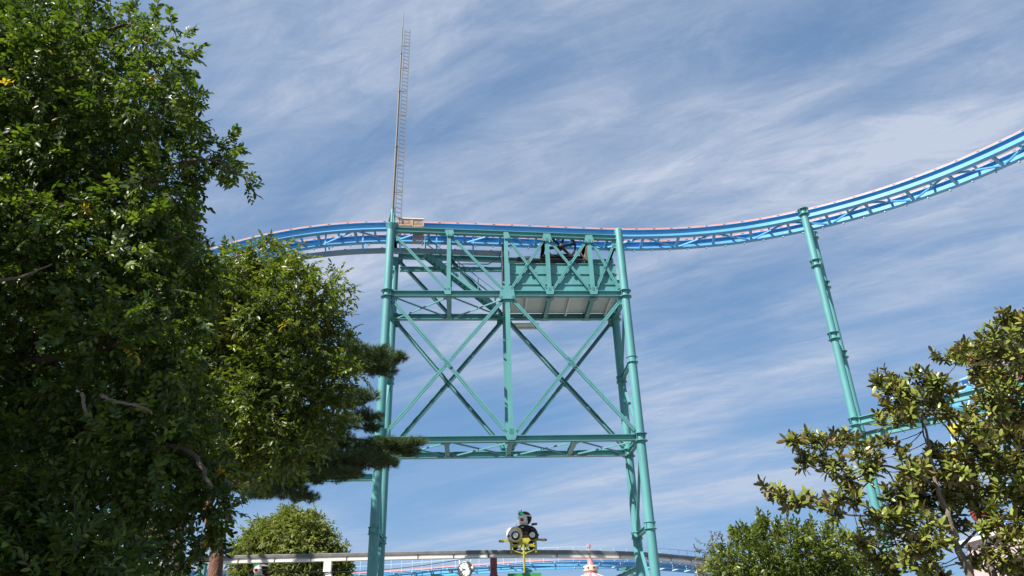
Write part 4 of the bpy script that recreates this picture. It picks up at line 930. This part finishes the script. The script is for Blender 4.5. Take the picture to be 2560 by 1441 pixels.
def tuft(n, L, w):
    T = Tmpl()
    for k in range(n):
        op = RNG.uniform(0.15, 1.35); a = RNG.uniform(0, 2 * pi); d = np.array([cos(op), sin(op) * cos(a), sin(op) * sin(a)])
        l = L * RNG.uniform(.7, 1.1); s = np.cross(d, RNG.normal(0, 1, 3)); s /= np.linalg.norm(s); p = np.array([RNG.uniform(-.12, .02), 0, 0])
        o = len(T.v); T.v += [tuple(p - s * w), tuple(p + s * w), tuple(p + d * l)]; T.t += [RNG.random()] * 3; T.f.append((o, o + 1, o + 2)); T.mi.append(0)
    return T.done()
def build_mesh(name, V, F, MI, Tn, mats, smooth=False):
    me = bpy.data.meshes.new(name); me.vertices.add(len(V)); me.vertices.foreach_set('co', V.ravel().astype(np.float32))
    nf = len(F); me.loops.add(nf * 3); me.loops.foreach_set('vertex_index', F.ravel().astype(np.int32))
    me.polygons.add(nf); me.polygons.foreach_set('loop_start', np.arange(0, nf * 3, 3, dtype=np.int32))
    me.polygons.foreach_set('material_index', MI.astype(np.int32))
    at_ = me.attributes.new('tint', 'FLOAT', 'POINT'); at_.data.foreach_set('value', Tn.astype(np.float32))
    me.update(calc_edges=True)
    for m_ in mats: me.materials.append(M[m_])
    return me
def frames(axis, roll=0.5):
    m_ = len(axis); x = axis / np.linalg.norm(axis, axis=1, keepdims=True)
    u = np.tile([0, 0, 1.0], (m_, 1)) + RNG.normal(0, roll, (m_, 3)); u -= x * (u * x).sum(1, keepdims=True); u /= np.linalg.norm(u, axis=1, keepdims=True)
    return np.stack([x, np.cross(u, x), u], 2)
def crown(tree, pos, axis, tmpls, mats, n_obj, pname, scale=(0.8, 1.25), roll=0.5, tint_pos=None):
    """the sprays that show largest become parts of their own; the rest is one crown"""
    m_ = len(pos); R = frames(axis, roll); sc = RNG.uniform(scale[0], scale[1], m_); kind = RNG.integers(0, len(tmpls), m_)
    off = RNG.normal(0, 0.16, m_) if tint_pos is None else tint_pos + RNG.normal(0, 0.1, m_)
    d = pos - np.array(CAM); dep = d @ np.array(FW); sx = d @ np.array(RT) / dep; sy = d @ np.array(UPV) / dep
    inside = (abs(sx) < .66) & (abs(sy) < .37); score = np.where(inside, dep, 1e6); pick = np.argsort(score)[:n_obj]; pick = pick[score[pick] < 1e5]
    single = np.zeros(m_, bool); single[pick] = True
    Vs, Fs, Ms, Ts = [], [], [], []; base = 0
    for k, T in enumerate(tmpls):
        ids = np.where((kind == k) & ~single)[0]
        if len(ids):
            V = np.einsum('mij,nj->mni', R[ids], T.v) * sc[ids][:, None, None] + pos[ids][:, None, :]
            n = len(T.v); F = (T.f[None] + (np.arange(len(ids)) * n)[:, None, None] + base).reshape(-1, 3)
            Vs.append(V.reshape(-1, 3)); Fs.append(F); Ms.append(np.tile(T.mi, len(ids)))
            Ts.append(np.clip(T.t[None] * 0.75 + 0.12 + off[ids][:, None], 0, 0.96).ravel()); odd_ = RNG.random(len(ids)) < 0.005; Ts[-1] = np.where(np.repeat(odd_, n), 1.0, Ts[-1]); base += len(ids) * n
        if single.any():
            me = build_mesh(pname, T.v, T.f, T.mi, np.clip(T.t * 0.75 + 0.12, 0, 1), mats)
            for i in np.where((kind == k) & single)[0]:
                o = bpy.data.objects.new(pname, me); COL.objects.link(o); o.parent = tree
                mm = Matrix([[*(R[i][r] * sc[i]), pos[i][r] - tree.location[r]] for r in range(3)] + [[0, 0, 0, 1]]); o.matrix_local = mm
    me = build_mesh('crown', np.concatenate(Vs), np.concatenate(Fs), np.concatenate(Ms), np.concatenate(Ts), mats)
    o = bpy.data.objects.new('crown', me); COL.objects.link(o); o.parent = tree; o.location = -tree.location; o['kind'] = 'stuff'
    return o
def fill(clumps, per_m2, droop=0.25, inner=0.45):
    """points and outward axes over ellipsoid clumps (centre, radii)"""
    P_, A_ = [], []
    for c, r in clumps:
        r = np.array(r if hasattr(r, '__len__') else (r, r, r), float); n = max(9, int(per_m2 * 4 * pi * float(np.prod(r)) ** (2 / 3)))
        d = RNG.normal(0, 1, (n, 3)); d /= np.linalg.norm(d, axis=1, keepdims=True)
        rad = inner + (1.04 - inner) * RNG.random(n) ** 0.6; lump = 1 + 0.16 * np.sin(d[:, 0] * 5 + c[0] * 3) * np.cos(d[:, 2] * 5 + c[2] * 2)
        P_.append(np.array(c) + d * r * (rad * lump)[:, None]); A_.append(d * 0.8 + RNG.normal(0, .5, (n, 3)) + np.array([0, 0, -droop]))
    return np.concatenate(P_), np.concatenate(A_)
def pxclumps(lst, ybase, yspan, zsq=0.9, yd=1.0):
    out = []
    for it in lst:
        px, py, rp = it[:3]; Y = it[3] if len(it) > 3 else ybase + RNG.uniform(-yspan, yspan)
        c = at(px, py, Y); r = rp * mpp(c); out.append((tuple(c), (r, r * yd, r * zsq)))
    return out
def limb(tree, pts, r0, r1, m_='bark', name='branch', n=8):
    pts = spline([Vector(p) for p in pts], 6); k = len(pts)
    pts = [p + Vector((random.gauss(0, 1), random.gauss(0, 1), random.gauss(0, .6))) * (0.003 + r0 * .16) * (0 < i < k - 1) for i, p in enumerate(pts)]
    b = MB(); b.path(pts, [r0 + (r1 - r0) * i / (k - 1) for i in range(k)], n); return part(name, b, m_, tree)

# ---- tree A: large dark evergreen on the left
tA = thing('broadleaf_tree', 'huge dark evergreen broadleaf tree filling the left edge, trunk out of sight', 'tree', (-9.3, 11.4, 0))
base = Vector((-9.3, 11.4, 0))
edgeA = [(310, 55, 70), (365, 105, 62), (355, 50, 24), (395, 120, 50), (425, 190, 70), (470, 225, 52), (490, 240, 42), (430, 270, 75), (480, 310, 45), (440, 350, 75), (530, 385, 58), (565, 365, 36),
         (595, 395, 26), (600, 435, 22), (612, 462, 16), (560, 420, 30), (460, 430, 70), (430, 500, 70), (470, 560, 48), (490, 615, 40), (440, 600, 70), (480, 660, 50), (400, 660, 90), (455, 520, 45)]
edgeA = [(x - (32 if y < 330 else 8 if x > 520 else 26), y, r * 0.86) for x, y, r in edgeA]      # the sprays reach past their clump
cA = pxclumps(edgeA, 11.0, 0.9, yd=1.25)
for px in range(-120, 420, 105):
    for py in range(-160, 1240, 105):
        x, y = px + RNG.uniform(-40, 40), py + RNG.uniform(-40, 40)
        if x > 270 and y < 110: continue
        if y < 40 and x > 190: continue
        for lay in (9.8, 12.2):
            if lay > 12 and RNG.random() < 0.25: continue
            if RNG.random() < 0.17: continue
            cA += pxclumps([(x + RNG.uniform(-30, 30), y + RNG.uniform(-30, 30), RNG.uniform(62, 98), lay + RNG.uniform(-.7, .7))], 0, 0, yd=1.2)
cA += pxclumps([(430, 760, 80), (450, 860, 90), (420, 960, 90), (480, 1020, 70), (440, 1100, 80), (500, 1130, 60), (400, 1190, 70), (480, 1200, 50), (525, 1200, 36), (540, 1260, 26), (530, 1310, 20), (512, 1345, 16),
                (330, 1240, 60), (250, 1280, 46), (400, 1270, 40), (320, 1305, 26), (390, 1345, 40), (440, 1385, 34), (345, 1385, 32), (300, 1425, 36), (410, 1425, 42), (455, 1340, 20), (215, 1330, 32), (165, 1365, 36), (240, 1400, 30),
                (520, 1170, 40), (535, 1225, 36), (545, 1275, 28), (530, 1300, 26), (505, 1255, 38), (515, 1325, 18), (550, 1190, 30), (130, 1320, 30), (70, 1250, 60), (150, 1250, 60), (480, 1400, 22)], 10.6, 0.6)
# the crown goes on above and to the left of the frame
def in_frame(p, r):
    d = Vector(p) - CAM; z = d.dot(FW)
    if z < 1: return False
    x, y = 1280 + FPX * d.dot(RT) / z, 720 - FPX * d.dot(UPV) / z; q = r * FPX / z
    return x > -q and y > -q
for k in range(60):
    p = base + Vector((RNG.uniform(-4.5, 4.0), RNG.uniform(-4, 2.5), RNG.uniform(10, 13.2)))
    if (p - base - Z * 10).length < 5.2 and not in_frame(p, 1.7): cA.append((tuple(p), (.95, .95, .8)))
for k in range(40):
    p = base + Vector((RNG.uniform(-4.5, 0.0), RNG.uniform(-4, 2.2), RNG.uniform(3, 11)))
    if not in_frame(p, .8): cA.append((tuple(p), (.95, .95, .8)))
sprA = [spray(n, 0.30, 0.108, 0.052, 0.95, 0.16) for n in (9, 10, 8, 11)]
PA, AA = fill(cA, 22, 0.2, 0.6); print('A sprays', len(PA))
crown(tA, PA, AA, sprA, ['leafA', 'twig'], 160, 'leaf_spray', roll=0.55)
b = MB(); tp = spline([base, base + Vector((0.15, 0.1, 2.2)), base + Vector((0.1, -0.15, 5)), base + Vector((0.4, -0.2, 8)), base + Vector((0.7, 0, 10.6)), base + Vector((.9, 0.2, 12.6))], 6)
b.path(tp, [0.45 - 0.38 * i / (len(tp) - 1) for i in range(len(tp))], 14); part('trunk', b, 'bark', tA)
for pts, r in ((((0, 365), (60, 335), (125, 315), (185, 262)), .10), (((20, 425), (110, 420), (200, 424), (265, 445), (300, 460)), .09), (((-60, 600), (80, 560), (240, 500), (400, 450)), .10), (((-60, 800), (120, 720), (300, 640), (450, 590)), .11),
               (((-80, 900), (100, 900), (300, 860), (430, 820)), .11), (((-60, 1000), (120, 1040), (300, 1090), (470, 1130), (530, 1220)), .09), (((-40, 200), (100, 150), (220, 90), (330, 60)), .09), (((60, 1100), (180, 1230), (320, 1330), (410, 1400)), .05),
               (((265, 445), (400, 420), (520, 400), (600, 440)), .045), (((125, 315), (150, 250), (155, 190)), .04), (((120, 420), (135, 470), (160, 520)), .035)):
    q = [at(x, y, 10.8 - 0.35 * i) for i, (x, y) in enumerate(pts)]
    if pts[0][0] < 60: q = [tp[min(len(tp) - 1, max(2, int((q[0].z - 1.2) / 12.6 * len(tp))))]] + q
    limb(tA, q, r * .95, r * 0.26)
for pts in (((255, 990), (290, 1005), (335, 1012), (370, 1010)), ((205, 985), (212, 1020), (225, 1050), (232, 1065)), ((335, 1012), (365, 1022), (380, 1035)), ((0, 700), (60, 690), (130, 660))):
    limb(tA, [at(x, y, 8.9) for x, y in pts], 0.026, 0.010, 'limb', 'dead_branch', 6)

# ---- neighbour of tree A, left of the view: it throws the lower crown into shade
tD = thing('broadleaf_tree', 'leafy tree standing out of view, casting shade on the dark evergreen', 'tree', (-9.9, 5.4, 0)); bd = Vector((-9.9, 5.4, 0))
cD = []
for k in range(70):
    p = bd + Vector((RNG.uniform(-3, 3.2), RNG.uniform(-3.2, 3.2), RNG.uniform(5.4, 10.6)))
    if (p - bd - Z * 8.0).length < 3.5 and not in_frame(p, .9): cD.append((tuple(p), (.9, .9, .8)))
PD, AD = fill(cD, 15, 0.3, 0.6); crown(tD, PD, AD, sprA[:2], ['leafA', 'twig'], 0, 'leaf_spray')
b = MB(); tp = spline([bd, bd + Vector((.1, 0, 4)), bd + Vector((0, .2, 8)), bd + Vector((.2, 0, 10))], 5); b.path(tp, [0.4 - 0.34 * i / (len(tp) - 1) for i in range(len(tp))], 12); part('trunk', b, 'bark', tD)

# ---- tree B: lighter broadleaf in front of the tower leg
p0 = at(455, 1441, 20.5); tB = thing('broadleaf_tree', 'sunlit yellow-green broadleaf tree growing against the pine, reaching up to the blue track', 'tree', (p0.x, p0.y, 0)); baseB = Vector((p0.x, p0.y, 0))
cB = pxclumps([(660, 645, 38), (620, 665, 50), (575, 690, 55), (545, 730, 60), (690, 675, 50), (735, 650, 30), (755, 690, 42), (720, 730, 65), (640, 740, 75), (580, 790, 75), (790, 735, 38), (815, 760, 36), (845, 715, 22), (855, 740, 16), (832, 700, 14), (825, 800, 36),
               (775, 800, 62), (690, 810, 80), (610, 850, 75), (845, 840, 26), (810, 870, 48), (740, 890, 75), (660, 920, 70), (855, 905, 34), (875, 935, 30), (830, 960, 45), (770, 970, 70), (690, 1000, 80), (600, 1000, 60), (880, 980, 22), (820, 1030, 45),
               (750, 1060, 65), (670, 1090, 70), (590, 1090, 70), (790, 1090, 35), (720, 1130, 45), (640, 1160, 50), (560, 1150, 60), (520, 880, 70), (520, 790, 60), (505, 1000, 70), (690, 1180, 30), (760, 1120, 35), (500, 720, 50)], 20.0, 1.0, yd=1.4)
cB += pxclumps([(640, 800, 90, 21.6), (700, 900, 90, 21.8), (600, 950, 90, 21.8), (720, 1020, 80, 21.6), (560, 1080, 80, 21.5), (650, 1100, 70, 21.6), (500, 900, 90, 21.8), (440, 1000, 90, 21), (440, 850, 90, 21), (460, 760, 80, 21)], 21, 0.5, yd=1.3)
sprB = [spray(n, 0.42, 0.16, 0.068, 0.9, 0.18) for n in (9, 10, 8)]
PB, AB = fill(cB, 13, 0.2, 0.6); print('B sprays', len(PB))
crown(tB, PB, AB, sprB, ['leafB', 'twig'], 120, 'leaf_spray', roll=0.5)
tp = spline([baseB, baseB + Vector((-.1, 0, 3)), at(470, 1180, 20.6), at(560, 900, 20.6), at(640, 720, 20.4)], 6)
b = MB(); b.path(tp, [0.17 - 0.13 * i / (len(tp) - 1) for i in range(len(tp))], 12); part('trunk', b, 'bark', tB)
for pts in (((520, 830), (560, 785), (600, 755), (630, 735)), ((560, 785), (590, 772), (625, 773)), ((540, 900), (640, 880), (760, 850), (840, 760)), ((540, 960), (660, 980), (780, 960), (860, 930)), ((520, 1040), (620, 1060), (720, 1060)), ((560, 800), (610, 700), (660, 650))):
    limb(tB, [at(x, y, 19.8) for x, y in pts], 0.055, 0.018, 'limb')

# ---- red pine behind tree B
q0 = at(541, 1441, 25.5); tP = thing('pine_tree', 'red pine with a reddish trunk and flat needle pads reaching over the tower leg', 'tree', (q0.x, q0.y, 0))
tpp = spline([Vector((q0.x, q0.y, 0)), Vector((q0.x, q0.y, 2.5)), at(541, 1400, 25.5), at(537, 1340, 25.5), at(520, 1270, 25.6), at(530, 1100, 25.8), at(570, 960, 26), at(600, 900, 26), at(640, 820, 26.3)], 5)
b = MB(); b.path(tpp, [0.27 - 0.2 * i / (len(tpp) - 1) for i in range(len(tpp))], 14); part('trunk', b, 'pinebark', tP)
pads = [(925, 898, 70, 24), (985, 897, 30, 15), (880, 868, 40, 16), (950, 925, 45, 14), (880, 915, 45, 22), (905, 990, 48, 14), (870, 1008, 40, 9), (910, 1042, 52, 16), (860, 1055, 55, 16), (930, 1070, 28, 12), (845, 1095, 50, 12), (985, 1112, 52, 13), (1035, 1106, 34, 8), (1000, 890, 22, 10), (1020, 1130, 34, 10), (950, 880, 40, 12), (840, 1185, 70, 10), (940, 1122, 75, 20),
        (900, 1150, 90, 18), (970, 1155, 34, 13), (830, 1165, 80, 22), (700, 1222, 72, 22), (760, 1240, 42, 16), (640, 1228, 52, 18), (600, 1215, 40, 14), (720, 1190, 60, 18), (790, 1200, 24, 12), (830, 1120, 60, 22), (620, 935, 55, 22), (590, 1190, 50, 20), (560, 980, 50, 20), (760, 1150, 70, 22), (690, 1160, 70, 22), (885, 1185, 26, 9)]
Pp, Ap = [], []
for px, py, rx, ry in pads:
    c = at(px, py, 25.3 + RNG.uniform(-.7, .7)); k = mpp(c); r = np.array((rx * k, rx * k * 1.1, ry * k)); n = int(74 * (rx * k) ** 2 * 4 + 24)
    d = RNG.normal(0, 1, (n, 3)); d /= np.linalg.norm(d, axis=1, keepdims=True); Pp.append(np.array(c) + d * r * (RNG.random(n) ** 0.5)[:, None]); Ap.append(d * np.array([.9, .9, .3]) + np.array([0, 0, .55]) + RNG.normal(0, .3, (n, 3)))
    st_ = tpp[int(np.clip(np.interp(c.z + .9, [p.z for p in tpp], range(len(tpp))), 3, len(tpp) - 1))]
    limb(tP, [st_, st_.lerp(c, 0.5) + Z * 0.15, Vector(c) - Z * ry * k * 0.5], 0.07, 0.02, 'pinebark', n=6)
Pp, Ap = np.concatenate(Pp), np.concatenate(Ap); print('pine tufts', len(Pp))
crown(tP, Pp, Ap, [tuft(36, 0.19, 0.0048) for _ in range(4)], ['needle'], 0, 'needle_tuft', roll=0.8)

# ---- tall tree behind the evergreen; its shade falls on the left leg of the tower
q0 = at(330, 1441, 29.5); tE = thing('broadleaf_tree', 'tall tree hidden behind the dark evergreen and the pine', 'tree', (q0.x, q0.y, 0))
cE = pxclumps([(x + RNG.uniform(-20, 20), y, 62, 29.5 + RNG.uniform(-1.5, 1.5)) for x in (60, 150, 240, 330, 410) for y in range(640, 1180, 85)] + [(x, y, 58, 29.5) for x in (490, 560, 620) for y in range(720, 1120, 70)] + [(560, 700, 40, 29.5), (600, 690, 34, 29.5), (470, 640, 45, 29.5), (505, 685, 45, 29.5), (440, 600, 60, 29.5), (400, 580, 60, 29.5)], 29.5, 1.0, yd=1.2)
PE, AE = fill(cE, 7, 0.3, 0.5); crown(tE, PE, AE, [spray(9, 0.5, 0.19, 0.08) for _ in range(2)], ['leafA', 'twig'], 0, 'leaf_spray')
b = MB(); tp = spline([Vector((q0.x, q0.y, 0)), Vector((q0.x - .2, q0.y, 6)), Vector((q0.x - .3, q0.y, 12)), Vector((q0.x - .2, q0.y, 17))], 5); b.path(tp, [0.42 - 0.34 * i / (len(tp) - 1) for i in range(len(tp))], 12); part('trunk', b, 'bark', tE)

# ---- shaded shrub at the lower left
q0 = at(60, 1441, 9.0); tC = thing('shrub', 'shaded leafy shrub in the lower left corner below the big evergreen', 'shrub', (q0.x, q0.y, 0))
cC = pxclumps([(40, 1270, 70), (110, 1290, 50), (30, 1360, 90), (110, 1390, 70), (180, 1420, 55), (20, 1450, 100), (120, 1460, 90), (220, 1450, 45), (10, 1210, 60), (-60, 1300, 90), (90, 1225, 34)], 9.0, 0.4)
cC += [((q0.x + RNG.uniform(-1, .9), q0.y + RNG.uniform(-.6, .6), z), (.7, .7, .6)) for z in np.linspace(.4, q0.z, 14)]
PC, AC = fill(cC, 36, 0.1); crown(tC, PC, AC, [spray(9, 0.30, 0.105, 0.046, 0.85, 0.2) for _ in range(3)], ['leafA', 'twig'], 60, 'leaf_spray', roll=0.5)
for k in range(5): limb(tC, [(q0.x + .1 * k - .2, q0.y, 0), (q0.x + .3 * k - .6, q0.y, 1.2), (q0.x + .5 * k - 1.0, q0.y, 2.6)], 0.04, 0.015, 'bark', 'stem', 6)

# ---- round tree and pale far trees in the background
def far_tree(name, label, px, py, Y, clumps_px, m_, L, per, spl=0.3, trunk=0.3, group=None):
    c0 = at(px, py, Y); t = thing(name, label, 'tree', (c0.x, c0.y, 0), group); cl = pxclumps(clumps_px, Y, 0.8, yd=1.3)
    P_, A_ = fill(cl, per, 0.2); crown(t, P_, A_, [spray(7, spl, L, L * .42, .9, .2) for _ in range(3)], [m_, 'twig'], 0, 'leaf_spray', roll=.6)
    b = MB(); tp = spline([Vector((c0.x, c0.y, 0)), Vector((c0.x + .1, c0.y, c0.z * .5)), Vector((c0.x, c0.y, c0.z)), Vector((c0.x + .1, c0.y, c0.z + 1.5))], 5); b.path(tp, [trunk - trunk * .8 * i / (len(tp) - 1) for i in range(len(tp))], 10); part('trunk', b, 'bark', t)
    for it in clumps_px[::2]: limb(t, [Vector((c0.x, c0.y, c0.z * .7)), Vector((c0.x, c0.y, c0.z)).lerp(at(it[0], it[1], Y), .5), at(it[0], it[1], Y)], trunk * .3, .03, n=6)
    return t
far_tree('round_tree', 'round olive-green tree standing behind the pale monorail beam', 722, 1420, 52, [(725, 1310, 40), (770, 1320, 36), (690, 1330, 44), (650, 1345, 40), (735, 1350, 60), (800, 1355, 42), (625, 1380, 42), (680, 1390, 60), (760, 1395, 66), (825, 1395, 40), (845, 1405, 26), (610, 1400, 30), (640, 1430, 50), (720, 1440, 60), (800, 1430, 60), (850, 1425, 22), (660, 1470, 50), (760, 1480, 60), (830, 1470, 40), (715, 1290, 20), (795, 1315, 18), (755, 1298, 16)], 'leafR', 0.24, 13, 0.45)
far_tree('pale_tree', 'pale yellow-green tree glimpsed through the gap beside the teal columns', 405, 1400, 60, [(390, 1305, 26), (415, 1330, 30), (425, 1365, 26), (385, 1350, 30), (400, 1400, 40), (350, 1400, 28), (430, 1420, 34), (325, 1390, 16)], 'leafW', 0.26, 10, 0.4)
far_tree('willow_tree', 'thin grey-green tree with sparse drooping twigs beside the dense shrub', 1788, 1441, 30, [(1775, 1372, 24), (1800, 1362, 22), (1822, 1370, 22), (1755, 1385, 15), (1790, 1395, 22), (1820, 1395, 26), (1745, 1430, 18), (1765, 1432, 22)], 'leafW', 0.11, 9, 0.3, 0.12)

# ---- dense shrub and magnolia on the right
q0 = at(1990, 1441, 16.0); tS = thing('shrub', 'dense glossy green shrub with upright shoots in front of the monorail end', 'shrub', (q0.x, q0.y, 0))
cS = pxclumps([(1862, 1365, 28), (1905, 1345, 36), (1950, 1350, 42), (2000, 1365, 45), (2050, 1375, 45), (1835, 1400, 36), (1890, 1400, 55), (1960, 1410, 60), (2040, 1425, 60), (2110, 1400, 50), (1805, 1425, 30), (1850, 1440, 50), (1930, 1460, 60), (2010, 1470, 60), (2100, 1460, 60), (2170, 1440, 50), (1780, 1445, 26), (2140, 1380, 36), (2090, 1360, 25)], 16.0, 0.5, yd=1.6)
cS += [((q0.x + RNG.uniform(-1.6, 1.6), q0.y + RNG.uniform(-.7, .7), z), (.8, .8, .6)) for z in np.linspace(.4, q0.z - .3, 22)]
PS, AS = fill(cS, 30, -0.5)
sh_p, sh_a = [], []
for px, py, hgt in ((1905, 1300, 60), (1922, 1312, 50), (1890, 1322, 40), (1945, 1318, 45), (1992, 1318, 50), (2030, 1322, 50), (2018, 1335, 40), (1837, 1350, 30), (1870, 1335, 36), (1965, 1335, 36), (2060, 1335, 36), (2085, 1330, 30), (2120, 1350, 30), (1838, 1340, 20), (2195, 1340, 40), (2145, 1345, 30)):
    for j in range(9): c = at(px + RNG.normal(0, 3), py + hgt * j / 8, 16.0); sh_p.append(c); sh_a.append((RNG.normal(0, .4), RNG.normal(0, .4), 1))
PS = np.concatenate([PS, np.array(sh_p)]); AS = np.concatenate([AS, np.array(sh_a)])
crown(tS, PS, AS, [spray(8, 0.22, 0.085, 0.040, 0.8, 0.12) for _ in range(4)], ['leafS', 'twig'], 80, 'leaf_spray', roll=.7)
for k in range(7): limb(tS, [(q0.x + .15 * k - .5, q0.y, 0), (q0.x + .4 * k - 1.2, q0.y, 1.3), (q0.x + .55 * k - 1.7, q0.y, 2.9)], 0.045, 0.012, 'limb', 'stem', 6)

q0 = at(2440, 1441, 14.0); tM = thing('magnolia_tree', 'evergreen magnolia with glossy leaf whorls and rusty leaf undersides on bare crooked limbs', 'tree', (q0.x, q0.y, 0)); bm = Vector((q0.x, q0.y, 0))
mag = [(2490, 830, 42), (2535, 808, 40), (2455, 868, 34), (2500, 880, 50), (2550, 880, 45), (2430, 900, 40), (2465, 930, 45), (2520, 950, 55), (2360, 890, 24), (2395, 872, 18), (2405, 893, 18), (2420, 880, 18), (2225, 945, 30), (2195, 948, 18), (2215, 980, 22), (2265, 985, 38), (2300, 960, 36), (2340, 965, 30), (2375, 975, 18),
       (2330, 1015, 36), (2225, 1020, 26), (2275, 1030, 30), (2200, 1050, 20), (2240, 1055, 18), (2470, 1000, 45), (2530, 1015, 50), (2420, 1045, 36), (2450, 1075, 40), (2500, 1075, 45), (2545, 1080, 40), (2365, 1030, 22), (1985, 1098, 20), (2030, 1108, 30), (2060, 1092, 20), (2100, 1100, 30), (2125, 1090, 18), (2010, 1150, 24), (2050, 1150, 28), (2085, 1165, 30),
       (2150, 1125, 26), (2180, 1112, 20), (2215, 1105, 20), (2250, 1120, 18), (2120, 1200, 30), (2165, 1175, 32), (2195, 1150, 24), (2100, 1240, 28), (2060, 1265, 26), (1918, 1222, 18), (1945, 1230, 22), (1968, 1248, 20), (2000, 1255, 22), (2020, 1240, 16), (2080, 1290, 22), (2130, 1260, 24), (2280, 1165, 34), (2330, 1140, 34), (2320, 1190, 40),
       (2380, 1160, 45), (2430, 1140, 45), (2480, 1160, 50), (2540, 1150, 50), (2240, 1235, 36), (2290, 1240, 45), (2350, 1230, 50), (2410, 1225, 50), (2470, 1240, 45), (2535, 1230, 45), (2180, 1300, 34), (2230, 1310, 38), (2150, 1345, 28), (2290, 1310, 40), (2330, 1350, 40), (2270, 1380, 40), (2200, 1390, 36), (2310, 1420, 40), (2480, 1320, 40), (2540, 1330, 45),
       (2500, 1390, 45), (2550, 1410, 40), (2440, 1400, 30), (2240, 1430, 36), (2380, 1300, 36), (2350, 1440, 30), (2560, 1280, 40), (2590, 900, 60), (2600, 1050, 60), (2600, 1200, 60), (2600, 1350, 60), (2590, 820, 50)]
Pm, Am = [], []; tips = []
for px, py, rp in mag:
    Y = 14.0 + RNG.uniform(-1.3, 1.3); c = at(px, py, Y); r = rp * 1.14 * mpp(c); n = max(5, int(2.7 * 4 * pi * r * r * 5.2)); tips.append((c, r))
    d = RNG.normal(0, 1, (n, 3)); d /= np.linalg.norm(d, axis=1, keepdims=True); Pm.append(np.array(c) + d * r * (RNG.random(n) ** .5)[:, None]); Am.append(d * .7 + np.array([0, 0, .75]) + RNG.normal(0, .3, (n, 3)))
Pm, Am = np.concatenate(Pm), np.concatenate(Am); print('rosettes', len(Pm))
crown(tM, Pm, Am, [rosette(n, 0.178, 0.066) for n in (9, 10, 11, 8, 10)], ['leafM', 'twig', 'leafU'], 290, 'leaf_whorl', scale=(.75, 1.15), roll=.8)
mainM = [([bm, bm + Vector((0, 0, 1.2)), at(2425, 1441, 14), at(2395, 1370, 14), at(2370, 1290, 14), at(2345, 1220, 14), at(2320, 1120, 14), at(2305, 1000, 14)], .12, .02, 'trunk'),
         ([bm + Vector((.3, .1, 0)), bm + Vector((.3, .1, 1.5)), at(2470, 1380, 14.3), at(2440, 1250, 14.3), at(2435, 1150, 14.3), at(2490, 1000, 14.3), at(2510, 860, 14.3)], .11, .02, 'trunk'),
         ([at(2430, 1240, 14.2), at(2400, 1120, 14.1), at(2350, 1050, 14.0), at(2310, 1010, 14.0), at(2270, 985, 14.0)], .035, .012, 'branch'),
         ([at(2385, 1340, 14), at(2330, 1280, 13.8), at(2260, 1250, 13.7), at(2160, 1290, 13.6), at(2060, 1270, 13.6), at(1985, 1255, 13.6), at(1925, 1225, 13.6)], .05, .010, 'branch'),
         ([at(2340, 1215, 14), at(2280, 1185, 13.9), at(2200, 1165, 13.8), at(2130, 1200, 13.7), at(2060, 1180, 13.7), at(2000, 1150, 13.6), at(1985, 1105, 13.6)], .045, .010, 'branch'),
         ([at(2330, 1140, 14), at(2310, 1090, 14.0), at(2305, 1060, 14.0), at(2290, 1035, 14), at(2245, 1000, 14)], .03, .010, 'branch'),
         ([at(2260, 1250, 13.7), at(2220, 1180, 13.7), at(2180, 1140, 13.7), at(2120, 1105, 13.7)], .03, .010, 'branch'),
         ([at(2400, 1370, 14), at(2440, 1330, 14.6), at(2500, 1300, 14.8), at(2555, 1250, 15)], .05, .02, 'branch'),
         ([at(2370, 1290, 14), at(2300, 1330, 13.4), at(2210, 1370, 13.2), at(2150, 1345, 13.2)], .035, .012, 'branch'),
         ([at(2490, 1000, 14.3), at(2440, 930, 14.1), at(2400, 900, 14.0), at(2360, 890, 13.9)], .025, .010, 'branch')]
nodes = []
for pts, r0, r1, nm in mainM:
    limb(tM, pts, r0 * (.8 if nm == 'trunk' else .6), r1 * .7, 'limb' if nm == 'trunk' else 'bark', nm, 10 if nm == 'trunk' else 7); nodes += spline([Vector(p) for p in pts], 3)
for c, r in tips:
    c = Vector(c); nb = min(nodes, key=lambda p: (p - c).length + (0.8 if p.z > c.z + .2 else 0)); limb(tM, [nb, nb.lerp(c, .5) - Z * .05, c], 0.011, 0.005, 'bark', 'twig', 5)
